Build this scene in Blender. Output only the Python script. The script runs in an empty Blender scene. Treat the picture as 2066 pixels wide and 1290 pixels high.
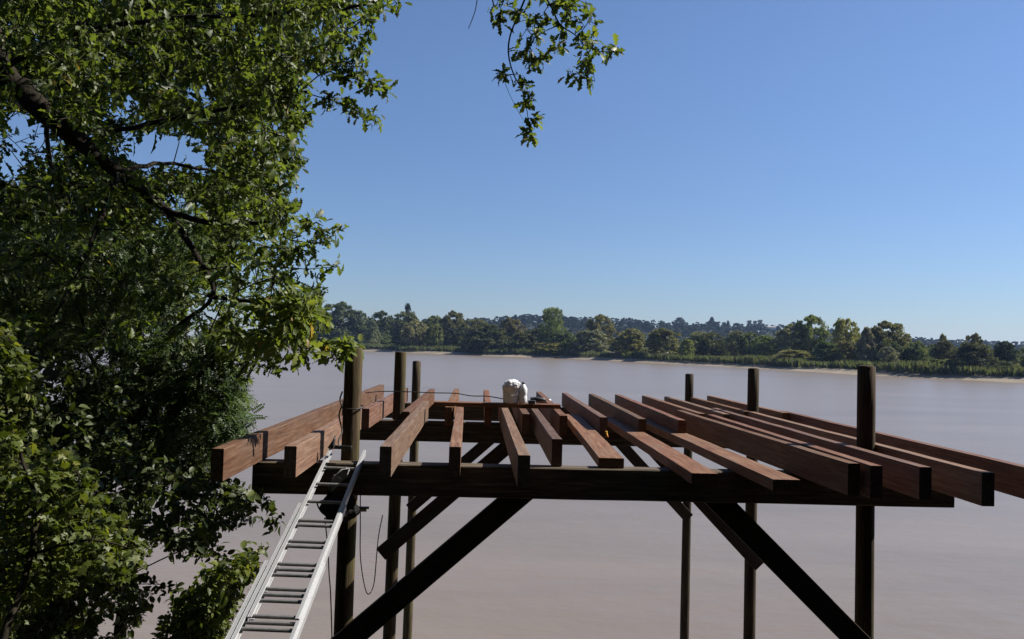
import bpy, bmesh, math, random
import numpy as np
from mathutils import Vector, Matrix

random.seed(7)
RNG = np.random.default_rng(7)
SC = bpy.context.scene
COL = SC.collection
PI = math.pi
CZ = 6.5                      # eye height above the river, metres

# ------------------------------------------------------------------ camera
F_PX, W_PX, H_PX = 1620.0, 2066.0, 1290.0
ROLL, YAW, PITCH = 0.0275, math.atan(56.6 / 1620), math.atan(51.6 / 1620)
c_f = Vector((math.sin(YAW) * math.cos(PITCH), math.cos(YAW) * math.cos(PITCH), math.sin(PITCH)))
c_r0 = Vector((math.cos(YAW), -math.sin(YAW), 0))
c_u0 = c_r0.cross(c_f)
c_r = math.cos(ROLL) * c_r0 + math.sin(ROLL) * c_u0
c_u = -math.sin(ROLL) * c_r0 + math.cos(ROLL) * c_u0
cam_d = bpy.data.cameras.new('camera')
cam = bpy.data.objects.new('camera', cam_d)
COL.objects.link(cam)
cam.matrix_world = Matrix((( c_r.x, c_u.x, -c_f.x, 0), (c_r.y, c_u.y, -c_f.y, 0), (c_r.z, c_u.z, -c_f.z, CZ), (0, 0, 0, 1)))
cam_d.sensor_width = 36
cam_d.lens = 36 * F_PX / W_PX
cam_d.clip_start = 0.05
cam_d.clip_end = 20000
SC.camera = cam


def ray(px, py):
    return c_f + ((px - 1033) / F_PX) * c_r - ((py - 645) / F_PX) * c_u


def at(px, py, y):
    """point at distance y along the joists, seen at photo pixel px, py"""
    d = ray(px, py)
    k = y / d.y
    return Vector((d.x * k, y, CZ + d.z * k))


# ------------------------------------------------------------------ helpers
def tag(o, label=None, cat=None, group=None, kind=None):
    if label: o['label'] = label
    if cat: o['category'] = cat
    if group: o['group'] = group
    if kind: o['kind'] = kind
    return o


def empty(name, loc, label=None, cat=None, group=None):
    o = bpy.data.objects.new(name, None)
    COL.objects.link(o)
    o.location = loc
    o.empty_display_size = 0.2
    return tag(o, label, cat, group)


def link(name, me, mat=None, parent=None, loc=None):
    o = bpy.data.objects.new(name, me)
    COL.objects.link(o)
    if mat is not None and not me.materials:
        me.materials.append(mat)
    if loc is not None: o.location = loc
    if parent is not None: o.parent = parent
    return o


def mesh_np(name, V, faces_flat, sizes, smooth=False, tint=None):
    me = bpy.data.meshes.new(name)
    V = np.asarray(V, np.float32)
    faces_flat = np.asarray(faces_flat, np.int32)
    sizes = np.asarray(sizes, np.int32)
    me.vertices.add(len(V))
    me.vertices.foreach_set('co', V.ravel())
    me.loops.add(len(faces_flat))
    me.loops.foreach_set('vertex_index', faces_flat)
    me.polygons.add(len(sizes))
    starts = np.concatenate(([0], np.cumsum(sizes)[:-1])).astype(np.int32)
    me.polygons.foreach_set('loop_start', starts)
    me.polygons.foreach_set('loop_total', sizes)
    if smooth:
        me.polygons.foreach_set('use_smooth', np.ones(len(sizes), bool))
    if tint is not None:
        a = me.attributes.new('tint', 'FLOAT', 'FACE')
        a.data.foreach_set('value', np.asarray(tint, np.float32))
    me.update(calc_edges=True)
    me.validate()
    return me


class MB:
    """collects pieces in one bmesh"""

    def __init__(self):
        self.bm = bmesh.new()

    def box(self, c, s, rot=None, bev=0.0):
        m = Matrix.Translation(Vector(c))
        if rot is not None: m = m @ rot.to_4x4()
        m = m @ Matrix.Diagonal((s[0], s[1], s[2], 1))
        r = bmesh.ops.create_cube(self.bm, size=1.0, matrix=m)
        if bev > 0:
            es = list({e for v in r['verts'] for e in v.link_edges})
            bmesh.ops.bevel(self.bm, geom=es, offset=bev, segments=1, affect='EDGES', profile=0.5)
        return self

    def bar(self, a, b, w, h, bev=0.003, up=Vector((0, 0, 1))):
        """box from a to b, w across, h along 'up'"""
        a = Vector(a); b = Vector(b)
        d = (b - a); L = d.length; d.normalize()
        x = d.cross(up).normalized()
        z = x.cross(d)
        rot = Matrix((x, d, z)).transposed()
        return self.box((a + b) / 2, (w, L, h), rot, bev)

    def tube(self, pts, radii, n=8, cap=True):
        pts = [Vector(p) for p in pts]
        if not hasattr(radii, '__len__'): radii = [radii] * len(pts)
        rings = []
        ref = Vector((0.31, 0.17, 0.94))
        for i, p in enumerate(pts):
            t = (pts[min(i + 1, len(pts) - 1)] - pts[max(i - 1, 0)]).normalized()
            if abs(t.dot(ref)) > 0.97: rf = Vector((1, 0, 0))
            else: rf = ref
            x = t.cross(rf).normalized(); y = t.cross(x)
            rings.append([self.bm.verts.new(p + radii[i] * (math.cos(2 * PI * k / n) * x + math.sin(2 * PI * k / n) * y)) for k in range(n)])
        for r0, r1 in zip(rings, rings[1:]):
            for k in range(n):
                f = self.bm.faces.new((r0[k], r0[(k + 1) % n], r1[(k + 1) % n], r1[k])); f.smooth = True
        if cap:
            self.bm.faces.new(list(reversed(rings[0]))); self.bm.faces.new(rings[-1])
        return self

    def lathe(self, prof, n=24, c=(0, 0, 0), cap_bottom=True, cap_top=False):
        rings = []
        for r, z in prof:
            rings.append([self.bm.verts.new((c[0] + r * math.cos(2 * PI * k / n), c[1] + r * math.sin(2 * PI * k / n), c[2] + z)) for k in range(n)])
        for a, b in zip(rings, rings[1:]):
            for k in range(n):
                f = self.bm.faces.new((a[k], a[(k + 1) % n], b[(k + 1) % n], b[k])); f.smooth = True
        if cap_bottom: self.bm.faces.new(list(reversed(rings[0])))
        if cap_top: self.bm.faces.new(rings[-1])
        return self

    def build(self, name, mat, parent=None, loc=None, rot=None):
        bmesh.ops.recalc_face_normals(self.bm, faces=self.bm.faces)
        me = bpy.data.meshes.new(name)
        self.bm.to_mesh(me); self.bm.free()
        o = link(name, me, mat, parent, loc)
        if rot is not None: o.rotation_euler = rot
        return o


# ------------------------------------------------------------------ materials
def new_mat(name):
    m = bpy.data.materials.new(name)
    m.use_nodes = True
    nt = m.node_tree
    nt.nodes.clear()
    out = nt.nodes.new('ShaderNodeOutputMaterial')
    return m, nt, out


def N(nt, t, **kw):
    n = nt.nodes.new(t)
    for k, v in kw.items():
        if k in n.inputs: n.inputs[k].default_value = v
        else: setattr(n, k, v)
    return n


def ramp(nt, stops):
    r = nt.nodes.new('ShaderNodeValToRGB')
    e = r.color_ramp.elements
    while len(e) > 1: e.remove(e[-1])
    e[0].position = stops[0][0]; e[0].color = (*stops[0][1], 1)
    for p, c in stops[1:]:
        x = e.new(p); x.color = (*c, 1)
    return r


def mixc(nt, fac, a, b, mode='MIX'):
    m = nt.nodes.new('ShaderNodeMix'); m.data_type = 'RGBA'; m.blend_type = mode
    for sock, v in ((m.inputs[0], fac), (m.inputs[6], a), (m.inputs[7], b)):
        if hasattr(v, 'is_linked') or hasattr(v, 'node'): nt.links.new(v, sock)
        elif isinstance(v, tuple): sock.default_value = (*v, 1)
        else: sock.default_value = v
    return m.outputs[2]


def wood(name, c_dark, c_mid, c_light, axis='Y', rough=0.75, bump=0.25, patch=(0.10, 0.06, 0.045), spec=0.25):
    m, nt, out = new_mat(name)
    L = nt.links.new
    tc = N(nt, 'ShaderNodeTexCoord')
    oi = N(nt, 'ShaderNodeObjectInfo')
    add = N(nt, 'ShaderNodeVectorMath', operation='ADD')
    sc = N(nt, 'ShaderNodeVectorMath', operation='SCALE'); sc.inputs['Scale'].default_value = 37.0
    cx = N(nt, 'ShaderNodeCombineXYZ')
    L(oi.outputs['Random'], cx.inputs[0]); L(oi.outputs['Random'], cx.inputs[1]); L(oi.outputs['Random'], cx.inputs[2])
    L(cx.outputs[0], sc.inputs[0])
    L(tc.outputs['Object'], add.inputs[0]); L(sc.outputs[0], add.inputs[1])
    mp = N(nt, 'ShaderNodeMapping')
    s = {'X': (1.2, 22, 22), 'Y': (22, 1.2, 22), 'Z': (22, 22, 1.2)}[axis]
    mp.inputs['Scale'].default_value = s
    L(add.outputs[0], mp.inputs['Vector'])
    n1 = N(nt, 'ShaderNodeTexNoise', Scale=2.2, Detail=8.0, Roughness=0.65); L(mp.outputs[0], n1.inputs['Vector'])
    r1 = ramp(nt, [(0.3, c_dark), (0.5, c_mid), (0.72, c_light)]); L(n1.outputs['Fac'], r1.inputs[0])
    mp2 = N(nt, 'ShaderNodeMapping'); mp2.inputs['Scale'].default_value = {'X': (1, 3, 3), 'Y': (3, 1, 3), 'Z': (3, 3, 1)}[axis]
    L(add.outputs[0], mp2.inputs['Vector'])
    n2 = N(nt, 'ShaderNodeTexNoise', Scale=1.7, Detail=6.0, Roughness=0.7); L(mp2.outputs[0], n2.inputs['Vector'])
    r2 = ramp(nt, [(0.45, (0, 0, 0)), (0.7, (1, 1, 1))]); L(n2.outputs['Fac'], r2.inputs[0])
    mu = N(nt, 'ShaderNodeMath', operation='MULTIPLY'); mu.inputs[1].default_value = 0.65; L(r2.outputs[0], mu.inputs[0])
    c = mixc(nt, mu.outputs[0], r1.outputs[0], patch)
    hv = N(nt, 'ShaderNodeHueSaturation')
    mr = N(nt, 'ShaderNodeMapRange'); mr.inputs[3].default_value = 0.72; mr.inputs[4].default_value = 1.3
    L(oi.outputs['Random'], mr.inputs[0]); L(mr.outputs[0], hv.inputs['Value']); L(c, hv.inputs['Color'])
    wn = N(nt, 'ShaderNodeTexWhiteNoise', noise_dimensions='1D'); L(oi.outputs['Random'], wn.inputs['W'])
    sp = N(nt, 'ShaderNodeSeparateColor'); L(wn.outputs['Color'], sp.inputs[0])
    h1 = N(nt, 'ShaderNodeMapRange'); h1.inputs[3].default_value = 0.487; h1.inputs[4].default_value = 0.507; L(sp.outputs[0], h1.inputs[0]); L(h1.outputs[0], hv.inputs['Hue'])
    h2 = N(nt, 'ShaderNodeMapRange'); h2.inputs[3].default_value = 0.85; h2.inputs[4].default_value = 1.25; L(sp.outputs[1], h2.inputs[0]); L(h2.outputs[0], hv.inputs['Saturation'])
    p = N(nt, 'ShaderNodeBsdfPrincipled', Roughness=rough)
    p.inputs['Specular IOR Level'].default_value = spec
    L(hv.outputs[0], p.inputs['Base Color'])
    b = N(nt, 'ShaderNodeBump', Strength=bump, Distance=0.01)
    L(n1.outputs['Fac'], b.inputs['Height']); L(b.outputs[0], p.inputs['Normal'])
    L(p.outputs[0], out.inputs[0])
    return m


def plain(name, col, rough=0.6, metal=0.0, noise=0.25, scale=9.0, bump=0.1, spec=0.4):
    m, nt, out = new_mat(name)
    L = nt.links.new
    tc = N(nt, 'ShaderNodeTexCoord')
    n = N(nt, 'ShaderNodeTexNoise', Scale=scale, Detail=6.0, Roughness=0.6); L(tc.outputs['Object'], n.inputs['Vector'])
    lo = tuple(max(0, v * (1 - noise)) for v in col); hi = tuple(min(1, v * (1 + noise)) for v in col)
    r = ramp(nt, [(0.3, lo), (0.7, hi)]); L(n.outputs['Fac'], r.inputs[0])
    p = N(nt, 'ShaderNodeBsdfPrincipled', Roughness=rough, Metallic=metal)
    p.inputs['Specular IOR Level'].default_value = spec
    L(r.outputs[0], p.inputs['Base Color'])
    b = N(nt, 'ShaderNodeBump', Strength=bump, Distance=0.01); L(n.outputs['Fac'], b.inputs['Height']); L(b.outputs[0], p.inputs['Normal'])
    L(p.outputs[0], out.inputs[0])
    return m


def leafmat(name, stops, trans=0.35, rough=0.5, spec=0.35, objcol=False, tr_gain=1.6):
    """leaves: colour by the leaf's own tint, some light comes through"""
    m, nt, out = new_mat(name)
    L = nt.links.new
    a = N(nt, 'ShaderNodeAttribute', attribute_name='tint')
    r = ramp(nt, stops); L(a.outputs['Fac'], r.inputs[0])
    c = r.outputs[0]
    if objcol:
        oi = N(nt, 'ShaderNodeObjectInfo')
        c = mixc(nt, 1.0, c, oi.outputs['Color'], 'MULTIPLY')
    p = N(nt, 'ShaderNodeBsdfPrincipled', Roughness=rough)
    p.inputs['Specular IOR Level'].default_value = spec
    L(c, p.inputs['Base Color'])
    t = N(nt, 'ShaderNodeBsdfTranslucent')
    c2 = mixc(nt, 1.0, c, (tr_gain * 1.0, tr_gain * 1.0, tr_gain * 0.45), 'MULTIPLY')
    L(c2, t.inputs['Color'])
    mx = N(nt, 'ShaderNodeMixShader'); mx.inputs[0].default_value = trans
    L(p.outputs[0], mx.inputs[1]); L(t.outputs[0], mx.inputs[2])
    L(mx.outputs[0], out.inputs[0])
    return m


M = {}
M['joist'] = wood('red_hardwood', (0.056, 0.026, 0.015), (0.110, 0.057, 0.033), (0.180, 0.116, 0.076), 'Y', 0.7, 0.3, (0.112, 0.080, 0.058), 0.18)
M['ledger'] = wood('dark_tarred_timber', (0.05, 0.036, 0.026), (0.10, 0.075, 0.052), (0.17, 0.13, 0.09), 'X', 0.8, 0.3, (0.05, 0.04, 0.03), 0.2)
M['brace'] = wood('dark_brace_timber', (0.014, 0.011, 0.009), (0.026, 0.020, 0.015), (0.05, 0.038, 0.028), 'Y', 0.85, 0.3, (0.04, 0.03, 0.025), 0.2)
M['post'] = wood('weathered_post', (0.016, 0.012, 0.009), (0.05, 0.038, 0.026), (0.11, 0.085, 0.058), 'Z', 0.9, 0.5, (0.07, 0.072, 0.03), 0.15)
M['bark'] = wood('bark', (0.009, 0.007, 0.005), (0.020, 0.016, 0.012), (0.042, 0.034, 0.026), 'Z', 0.95, 0.8, (0.022, 0.024, 0.012), 0.1)
M['alu'] = plain('aluminium', (0.37, 0.38, 0.39), 0.42, 0.4, 0.06, 14, 0.05, 0.5)
M['rung'] = plain('shaded_aluminium', (0.16, 0.162, 0.16), 0.5, 0.35, 0.2, 20, 0.05, 0.5)  # darker aluminium: the rungs' shade is put into the colour
M['black'] = plain('black_rubber', (0.012, 0.012, 0.013), 0.6, 0, 0.3, 10, 0.2)
M['canvas'] = plain('black_canvas', (0.014, 0.014, 0.015), 0.9, 0, 0.4, 30, 0.4, 0.1)
M['grey'] = plain('grey_webbing', (0.17, 0.17, 0.17), 0.8, 0, 0.3, 30, 0.2, 0.2)
M['tub'] = plain('grey_plastic', (0.58, 0.58, 0.55), 0.45, 0, 0.25, 8, 0.05)
M['film'] = plain('white_plastic_film', (0.60, 0.61, 0.62), 0.35, 0, 0.05, 16, 0.3, 0.5)
M['yellow'] = plain('yellow_plastic', (0.5, 0.28, 0.012), 0.4, 0, 0.15, 10, 0.05)
M['orange'] = plain('orange_plastic', (0.55, 0.16, 0.02), 0.4, 0, 0.15, 10, 0.05)
M['steel'] = plain('bright_steel', (0.7, 0.7, 0.7), 0.35, 0.9, 0.1, 20, 0.05)
M['tool'] = plain('dark_tool_plastic', (0.03, 0.033, 0.04), 0.45, 0, 0.2, 12, 0.05)

M['oak'] = leafmat('oak_leaf', [(0.0, (0.030, 0.047, 0.012)), (0.45, (0.062, 0.088, 0.020)), (0.8, (0.110, 0.142, 0.030)), (0.975, (0.150, 0.170, 0.036)), (1.0, (0.19, 0.13, 0.04))], 0.42, tr_gain=1.9)
M['acacia'] = leafmat('acacia_leaf', [(0.0, (0.030, 0.052, 0.022)), (0.6, (0.060, 0.094, 0.038)), (1.0, (0.10, 0.14, 0.056))], 0.32)
M['maple'] = leafmat('maple_leaf', [(0.0, (0.028, 0.044, 0.008)), (0.6, (0.075, 0.098, 0.016)), (1.0, (0.14, 0.15, 0.028))], 0.4)
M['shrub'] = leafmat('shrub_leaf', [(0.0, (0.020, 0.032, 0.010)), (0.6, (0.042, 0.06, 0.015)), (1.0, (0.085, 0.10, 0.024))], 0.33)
M['far'] = leafmat('far_foliage', [(0.0, (0.95, 0.95, 0.9)), (0.5, (1.45, 1.4, 1.3)), (1.0, (2.3, 2.1, 1.8))], 0.35, 0.7, 0.15, True, 1.3)


def ground_mat(name, stops, scale=0.4, rough=0.9):
    m, nt, out = new_mat(name)
    L = nt.links.new
    tc = N(nt, 'ShaderNodeTexCoord')
    n = N(nt, 'ShaderNodeTexNoise', Scale=scale, Detail=9.0, Roughness=0.65); L(tc.outputs['Object'], n.inputs['Vector'])
    r = ramp(nt, stops); L(n.outputs['Fac'], r.inputs[0])
    p = N(nt, 'ShaderNodeBsdfPrincipled', Roughness=rough); p.inputs['Specular IOR Level'].default_value = 0.2
    L(r.outputs[0], p.inputs['Base Color'])
    b = N(nt, 'ShaderNodeBump', Strength=0.6, Distance=0.2); L(n.outputs['Fac'], b.inputs['Height']); L(b.outputs[0], p.inputs['Normal'])
    L(p.outputs[0], out.inputs[0])
    return m


M['mud'] = ground_mat('river_mud', [(0.35, (0.14, 0.118, 0.086)), (0.6, (0.22, 0.185, 0.138)), (0.75, (0.14, 0.125, 0.08))], 0.08)
M['bank'] = ground_mat('bank_earth', [(0.3, (0.010, 0.009, 0.006)), (0.55, (0.014, 0.015, 0.007)), (0.75, (0.020, 0.022, 0.009))], 0.9)
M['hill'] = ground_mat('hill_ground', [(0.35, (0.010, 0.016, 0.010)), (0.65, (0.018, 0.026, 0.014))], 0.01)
M['reed'] = leafmat('reed_blade', [(0.0, (0.045, 0.056, 0.032)), (0.6, (0.085, 0.10, 0.052)), (1.0, (0.15, 0.155, 0.085))], 0.35, 0.7, 0.15)


def water_mat():
    m, nt, out = new_mat('muddy_water')
    L = nt.links.new
    tc = N(nt, 'ShaderNodeTexCoord')
    mp = N(nt, 'ShaderNodeMapping'); mp.inputs['Scale'].default_value = (0.5, 1.0, 1.0); mp.inputs['Rotation'].default_value = (0, 0, -0.35)
    L(tc.outputs['Object'], mp.inputs['Vector'])
    n1 = N(nt, 'ShaderNodeTexNoise', Scale=0.9, Detail=7.0, Roughness=0.6); L(mp.outputs[0], n1.inputs['Vector'])
    mp2 = N(nt, 'ShaderNodeMapping'); mp2.inputs['Scale'].default_value = (0.03, 0.13, 1.0); mp2.inputs['Rotation'].default_value = (0, 0, -0.2)
    L(tc.outputs['Object'], mp2.inputs['Vector'])
    n2 = N(nt, 'ShaderNodeTexNoise', Scale=0.9, Detail=5.0, Roughness=0.6, Distortion=0.8); L(mp2.outputs[0], n2.inputs['Vector'])
    r = ramp(nt, [(0.3, (0.132, 0.108, 0.086)), (0.52, (0.152, 0.125, 0.100)), (0.75, (0.172, 0.141, 0.114))]); L(n2.outputs['Fac'], r.inputs[0])
    p = N(nt, 'ShaderNodeBsdfPrincipled', Roughness=0.28, IOR=1.33)
    p.inputs['Specular IOR Level'].default_value = 0.5
    L(r.outputs[0], p.inputs['Base Color'])
    b = N(nt, 'ShaderNodeBump', Strength=0.55, Distance=0.12); L(n1.outputs['Fac'], b.inputs['Height'])
    L(b.outputs[0], p.inputs['Normal'])
    L(p.outputs[0], out.inputs[0])
    return m


M['water'] = water_mat()

# ------------------------------------------------------------------ light
EL, PHI = math.radians(43), math.radians(14)
sun_dir = Vector((math.cos(PHI) * math.cos(EL), math.sin(PHI) * math.cos(EL), math.sin(EL)))
sd = bpy.data.lights.new('sun', 'SUN'); sd.energy = 5.0; sd.angle = math.radians(0.53); sd.color = (1.0, 0.93, 0.84)
so = bpy.data.objects.new('sun', sd); COL.objects.link(so)
so.rotation_euler = sun_dir.to_track_quat('Z', 'Y').to_euler(); so.location = (40, 10, 60)
wd = bpy.data.worlds.new('World'); SC.world = wd; wd.use_nodes = True
nt = wd.node_tree; nt.nodes.clear()
bg = nt.nodes.new('ShaderNodeBackground'); wo = nt.nodes.new('ShaderNodeOutputWorld')
sky = nt.nodes.new('ShaderNodeTexSky'); sky.sky_type = 'NISHITA'; sky.sun_disc = False
sky.sun_elevation = EL; sky.sun_rotation = math.radians(90) - PHI
sky.air_density = 1.0; sky.dust_density = 0.12; sky.ozone_density = 3.2; sky.altitude = 0
bg.inputs['Strength'].default_value = 0.052
wb = nt.nodes.new('ShaderNodeMix'); wb.data_type = 'RGBA'; wb.blend_type = 'MULTIPLY'; wb.inputs[0].default_value = 1.0
wb.inputs[7].default_value = (0.955, 1.0, 1.14, 1)      # the camera's cool white balance
nt.links.new(sky.outputs[0], wb.inputs[6])
# the low sky is duller than the model's: clean dry air
tc = nt.nodes.new('ShaderNodeTexCoord'); sx = nt.nodes.new('ShaderNodeSeparateXYZ'); nt.links.new(tc.outputs['Generated'], sx.inputs[0])
hr = ramp(nt, [(0.0, (0.62, 0.66, 0.75)), (0.10, (0.74, 0.78, 0.84)), (0.32, (0.93, 0.95, 0.97)), (0.5, (1, 1, 1))]); nt.links.new(sx.outputs[2], hr.inputs[0])
nt.links.new(mixc(nt, 1.0, wb.outputs[2], hr.outputs[0], 'MULTIPLY'), bg.inputs[0]); nt.links.new(bg.outputs[0], wo.inputs[0])
SC.view_settings.view_transform = 'Standard'; SC.view_settings.look = 'None'
SC.view_settings.exposure = 1.05; SC.view_settings.gamma = 1.0
SC.cycles.use_denoising = True
SC.cycles.max_bounces = 6; SC.cycles.transparent_max_bounces = 4
SC.cycles.use_adaptive_sampling = True

# ------------------------------------------------------------------ the pier frame
ZB = CZ - 0.972               # top of the cross beams
HB = 0.25
frame = empty('pier_frame', (1.1, 6.6, 0), 'unfinished timber pier frame of six round posts, dark cross beams and diagonal braces', 'pier frame')


def rel(o, parent):
    """keep world placement under a parent that only has a location"""
    o.parent = parent
    o.location = o.location - parent.location


def post(x, y, ztop, r, lean, seed, chamfer):
    rg = random.Random(seed)
    H = ztop + 1.2
    m = MB()
    pts, rad = [], []
    n = 22
    for i in range(n):
        t = i / (n - 1)
        pts.append((0.006 * math.sin(5 * t + seed) - lean * (1 - t) * 2.5, 0.006 * math.cos(4 * t + seed), -H * (1 - t)))
        rad.append(r * (1.14 - 0.14 * t + rg.uniform(-0.012, 0.012)))
    pts.append((pts[-1][0], pts[-1][1], 0.012)); rad.append(r * chamfer)
    m.tube(pts, rad, 20)
    for v in m.bm.verts:
        a = math.atan2(v.co.y, v.co.x)
        k = 1 + 0.02 * math.sin(3 * a + seed) + 0.012 * math.sin(7 * a + v.co.z * 1.3 + seed)
        v.co.x *= k; v.co.y *= k
    o = m.build('post', M['post'], None, Vector((x, y, ztop)))
    rel(o, frame)
    return o


def seg(name, mat, a, b, w, h, bev=0.006, up=Vector((0, 0, 1)), wob=0.0):
    """squared timber from a to b with its own local Y along the length"""
    a = Vector(a); b = Vector(b)
    d = b - a; L = d.length; d.normalize()
    x = d.cross(up).normalized(); z = x.cross(d)
    m = MB()
    nseg = max(1, int(L / 0.5))
    bm = m.bm
    prev = None
    rings = []
    q = bev
    for i in range(nseg + 1):
        y = -L / 2 + L * i / nseg
        dx, dz = random.uniform(-wob, wob), random.uniform(-wob, wob)
        W, Hh = w / 2, h / 2
        prof = [(-W + q, -Hh), (W - q, -Hh), (W, -Hh + q), (W, Hh - q), (W - q, Hh), (-W + q, Hh), (-W, Hh - q), (-W, -Hh + q)]
        rings.append([bm.verts.new((px + dx, y, pz + dz)) for px, pz in prof])
    for r0, r1 in zip(rings, rings[1:]):
        for k in range(8):
            bm.faces.new((r0[k], r0[(k + 1) % 8], r1[(k + 1) % 8], r1[k]))
    bm.faces.new(list(reversed(rings[0]))); bm.faces.new(rings[-1])
    o = m.build(name, mat)
    rot = Matrix((x, d, z)).transposed()
    o.matrix_world = Matrix.Translation((a + b) / 2) @ rot.to_4x4()
    return o


def fpart(name, mat, a, b, w, h, **k):
    o = seg(name, mat, a, b, w, h, **k)
    mw = o.matrix_world.copy()
    o.parent = frame
    o.matrix_world = Matrix.Translation(-frame.location) @ mw
    return o


#      x      y      top z rel eye  r   lean
for i, (x, y, zt, r, ln, ch) in enumerate([(-1.065, 6.69, -0.07, 0.073, 0.010, 0.93), (-1.045, 10.21, -0.135, 0.073, 0.018, 0.9), (-1.075, 13.2, -0.31, 0.070, 0.012, 0.45),
                                          (3.25, 6.69, -0.10, 0.072, -0.006, 0.55), (3.478, 10.21, -0.22, 0.070, -0.008, 0.55), (3.305, 12.76, -0.39, 0.066, -0.01, 0.6)]):
    post(x, y, CZ + zt, r, ln, i * 1.7 + 1, ch)


def xbeam(x0, y0, x1, y1, w):
    return fpart('cross_beam', M['ledger'], (x0, y0, ZB - HB / 2), (x1, y1, ZB - HB / 2), w, HB, bev=0.008, wob=0.002)


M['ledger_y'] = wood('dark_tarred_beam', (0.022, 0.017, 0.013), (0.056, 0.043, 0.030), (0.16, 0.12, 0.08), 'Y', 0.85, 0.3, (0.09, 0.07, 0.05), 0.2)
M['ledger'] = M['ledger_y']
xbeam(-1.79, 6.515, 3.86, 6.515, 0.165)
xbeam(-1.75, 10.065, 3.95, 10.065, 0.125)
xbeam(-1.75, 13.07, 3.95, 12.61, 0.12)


def brace(y, foot, top, w, th=0.07):
    fpart('brace', M['brace'], (foot[0], y, CZ + foot[1]), (top[0], y, CZ + top[1]), th, w, bev=0.004)


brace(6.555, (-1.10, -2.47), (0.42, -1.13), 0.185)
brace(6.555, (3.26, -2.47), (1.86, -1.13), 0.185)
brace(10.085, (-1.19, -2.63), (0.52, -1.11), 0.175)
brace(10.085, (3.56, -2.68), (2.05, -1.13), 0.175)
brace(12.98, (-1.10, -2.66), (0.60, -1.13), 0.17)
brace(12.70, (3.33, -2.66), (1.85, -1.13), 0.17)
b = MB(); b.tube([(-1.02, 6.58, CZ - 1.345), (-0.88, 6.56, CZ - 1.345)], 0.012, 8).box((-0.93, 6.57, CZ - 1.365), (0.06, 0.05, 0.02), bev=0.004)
o = b.build('bolt', M['steel']); rel(o, frame)

# ------------------------------------------------------------------ joists
JG = 'joists laid across the cross beams'
ZT = CZ - 0.75
JW, JH = 0.085, 0.22


def joist(x0, y0, x1, y1, label, zt=ZT, w=JW, h=JH):
    o = seg('deck_joist', M['joist'], (x0, y0, zt - h / 2), (x1, y1, zt - h / 2), w, h, bev=0.004, wob=0.0022)
    # joists sit on the beams and differ by a few millimetres
    tag(o, label, 'joist', JG)
    return o


joist(-1.765, 5.50, -1.745, 14.1, 'longest outermost joist on the left, bright reddish side, its dark end nearest the leafy bush')
joist(-1.325, 5.69, -1.355, 8.9, 'upright red joist passing just left of the nearest left post, left of the ladder head')
joist(-1.285, 9.02, -1.255, 13.3, 'short orange-red joist seen between the nearest and middle left posts')
joist(-0.675, 5.79, -0.725, 10.45, 'first upright joist right of the ladder, lit orange side, dark square end')
joist(-0.815, 8.72, -0.815, 13.25, 'narrow far joist tapering past the farthest left post beside a longer nearer one')
joist(-0.182, 5.87, -0.272, 10.5, 'second upright joist right of the ladder, pale mauve top seen almost end on')
joist(-0.385, 9.50, -0.420, 13.4, 'short far joist whose lone tip crosses the wire right of the farthest left post')
joist(0.300, 5.51, 0.270, 10.5, 'third upright joist right of the ladder, its end hanging lowest over the front beam')
joist(0.085, 9.68, 0.070, 13.3, 'short far joist ending just left of the white bucket')
joist(0.618, 6.50, 0.640, 10.5, 'fourth upright joist right of the ladder, shorter, ending flush on the front beam')
joist(0.490, 8.79, 0.50, 12.9, 'far joist passing under the plank below the pale bottle')
joist(0.893, 8.72, 0.935, 13.2, 'far joist beside the dark power tool, right of the bucket')
joist(1.325, 8.66, 1.345, 13.05, 'far upright joist with the yellow clip under its cut end')
joist(1.724, 8.57, 1.775, 13.0, 'far upright joist second to the right of the yellow clip')
joist(2.141, 8.51, 2.192, 12.95, 'far upright joist whose cut end stands left of the doubled pair of joists')
joist(2.610, 9.42, 2.615, 12.85, 'far joist running on from the doubled pair towards the river')
joist(2.925, 9.50, 2.950, 12.75, 'far joist passing just in front of the farthest right post')
joist(3.330, 9.97, 3.350, 12.66, 'far joist starting just right of the farthest right post')
joist(3.785, 9.90, 3.780, 13.25, 'far outermost joist on the right behind the middle right post')
joist(2.575, 5.47, 2.455, 9.9, 'left one of the doubled pair of joists, orange top and long dark side')
joist(2.692, 5.39, 2.695, 9.38, 'right one of the doubled pair of joists on the right, its end a little lower')
joist(3.020, 5.37, 3.050, 10.45, 'joist running just left of the nearest right post, next after the doubled pair')
joist(3.335, 5.18, 3.375, 9.95, 'joist running just right of the nearest right post, its end past the front beam tip')
joist(3.815, 5.05, 3.885, 10.25, 'outermost joist on the right, cut off by the edge of the picture')
FL = 'board lying flat'
ZF = ZB + 0.084
joist(1.060, 6.48, 1.19, 10.6, 'leftmost of the three planks lying flat, ending on the middle of the front beam', ZF, 0.205, 0.08)
joist(1.630, 5.79, 1.655, 10.3, 'middle one of the three planks lying flat, running under the yellow clip', ZF, 0.20, 0.08)
joist(2.155, 5.59, 2.07, 10.3, 'rightmost of the three planks lying flat, its wide end beside the doubled pair', ZF, 0.20, 0.08)

o = seg('plank', M['joist'], (-0.57, 9.71, ZT + 0.026), (0.95, 9.73, ZT + 0.026), 0.19, 0.046, bev=0.003, wob=0.001)
tag(o, 'thin plank lying across the joists with the bucket and tool on it', 'plank')
ZP = ZT + 0.05

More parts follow.
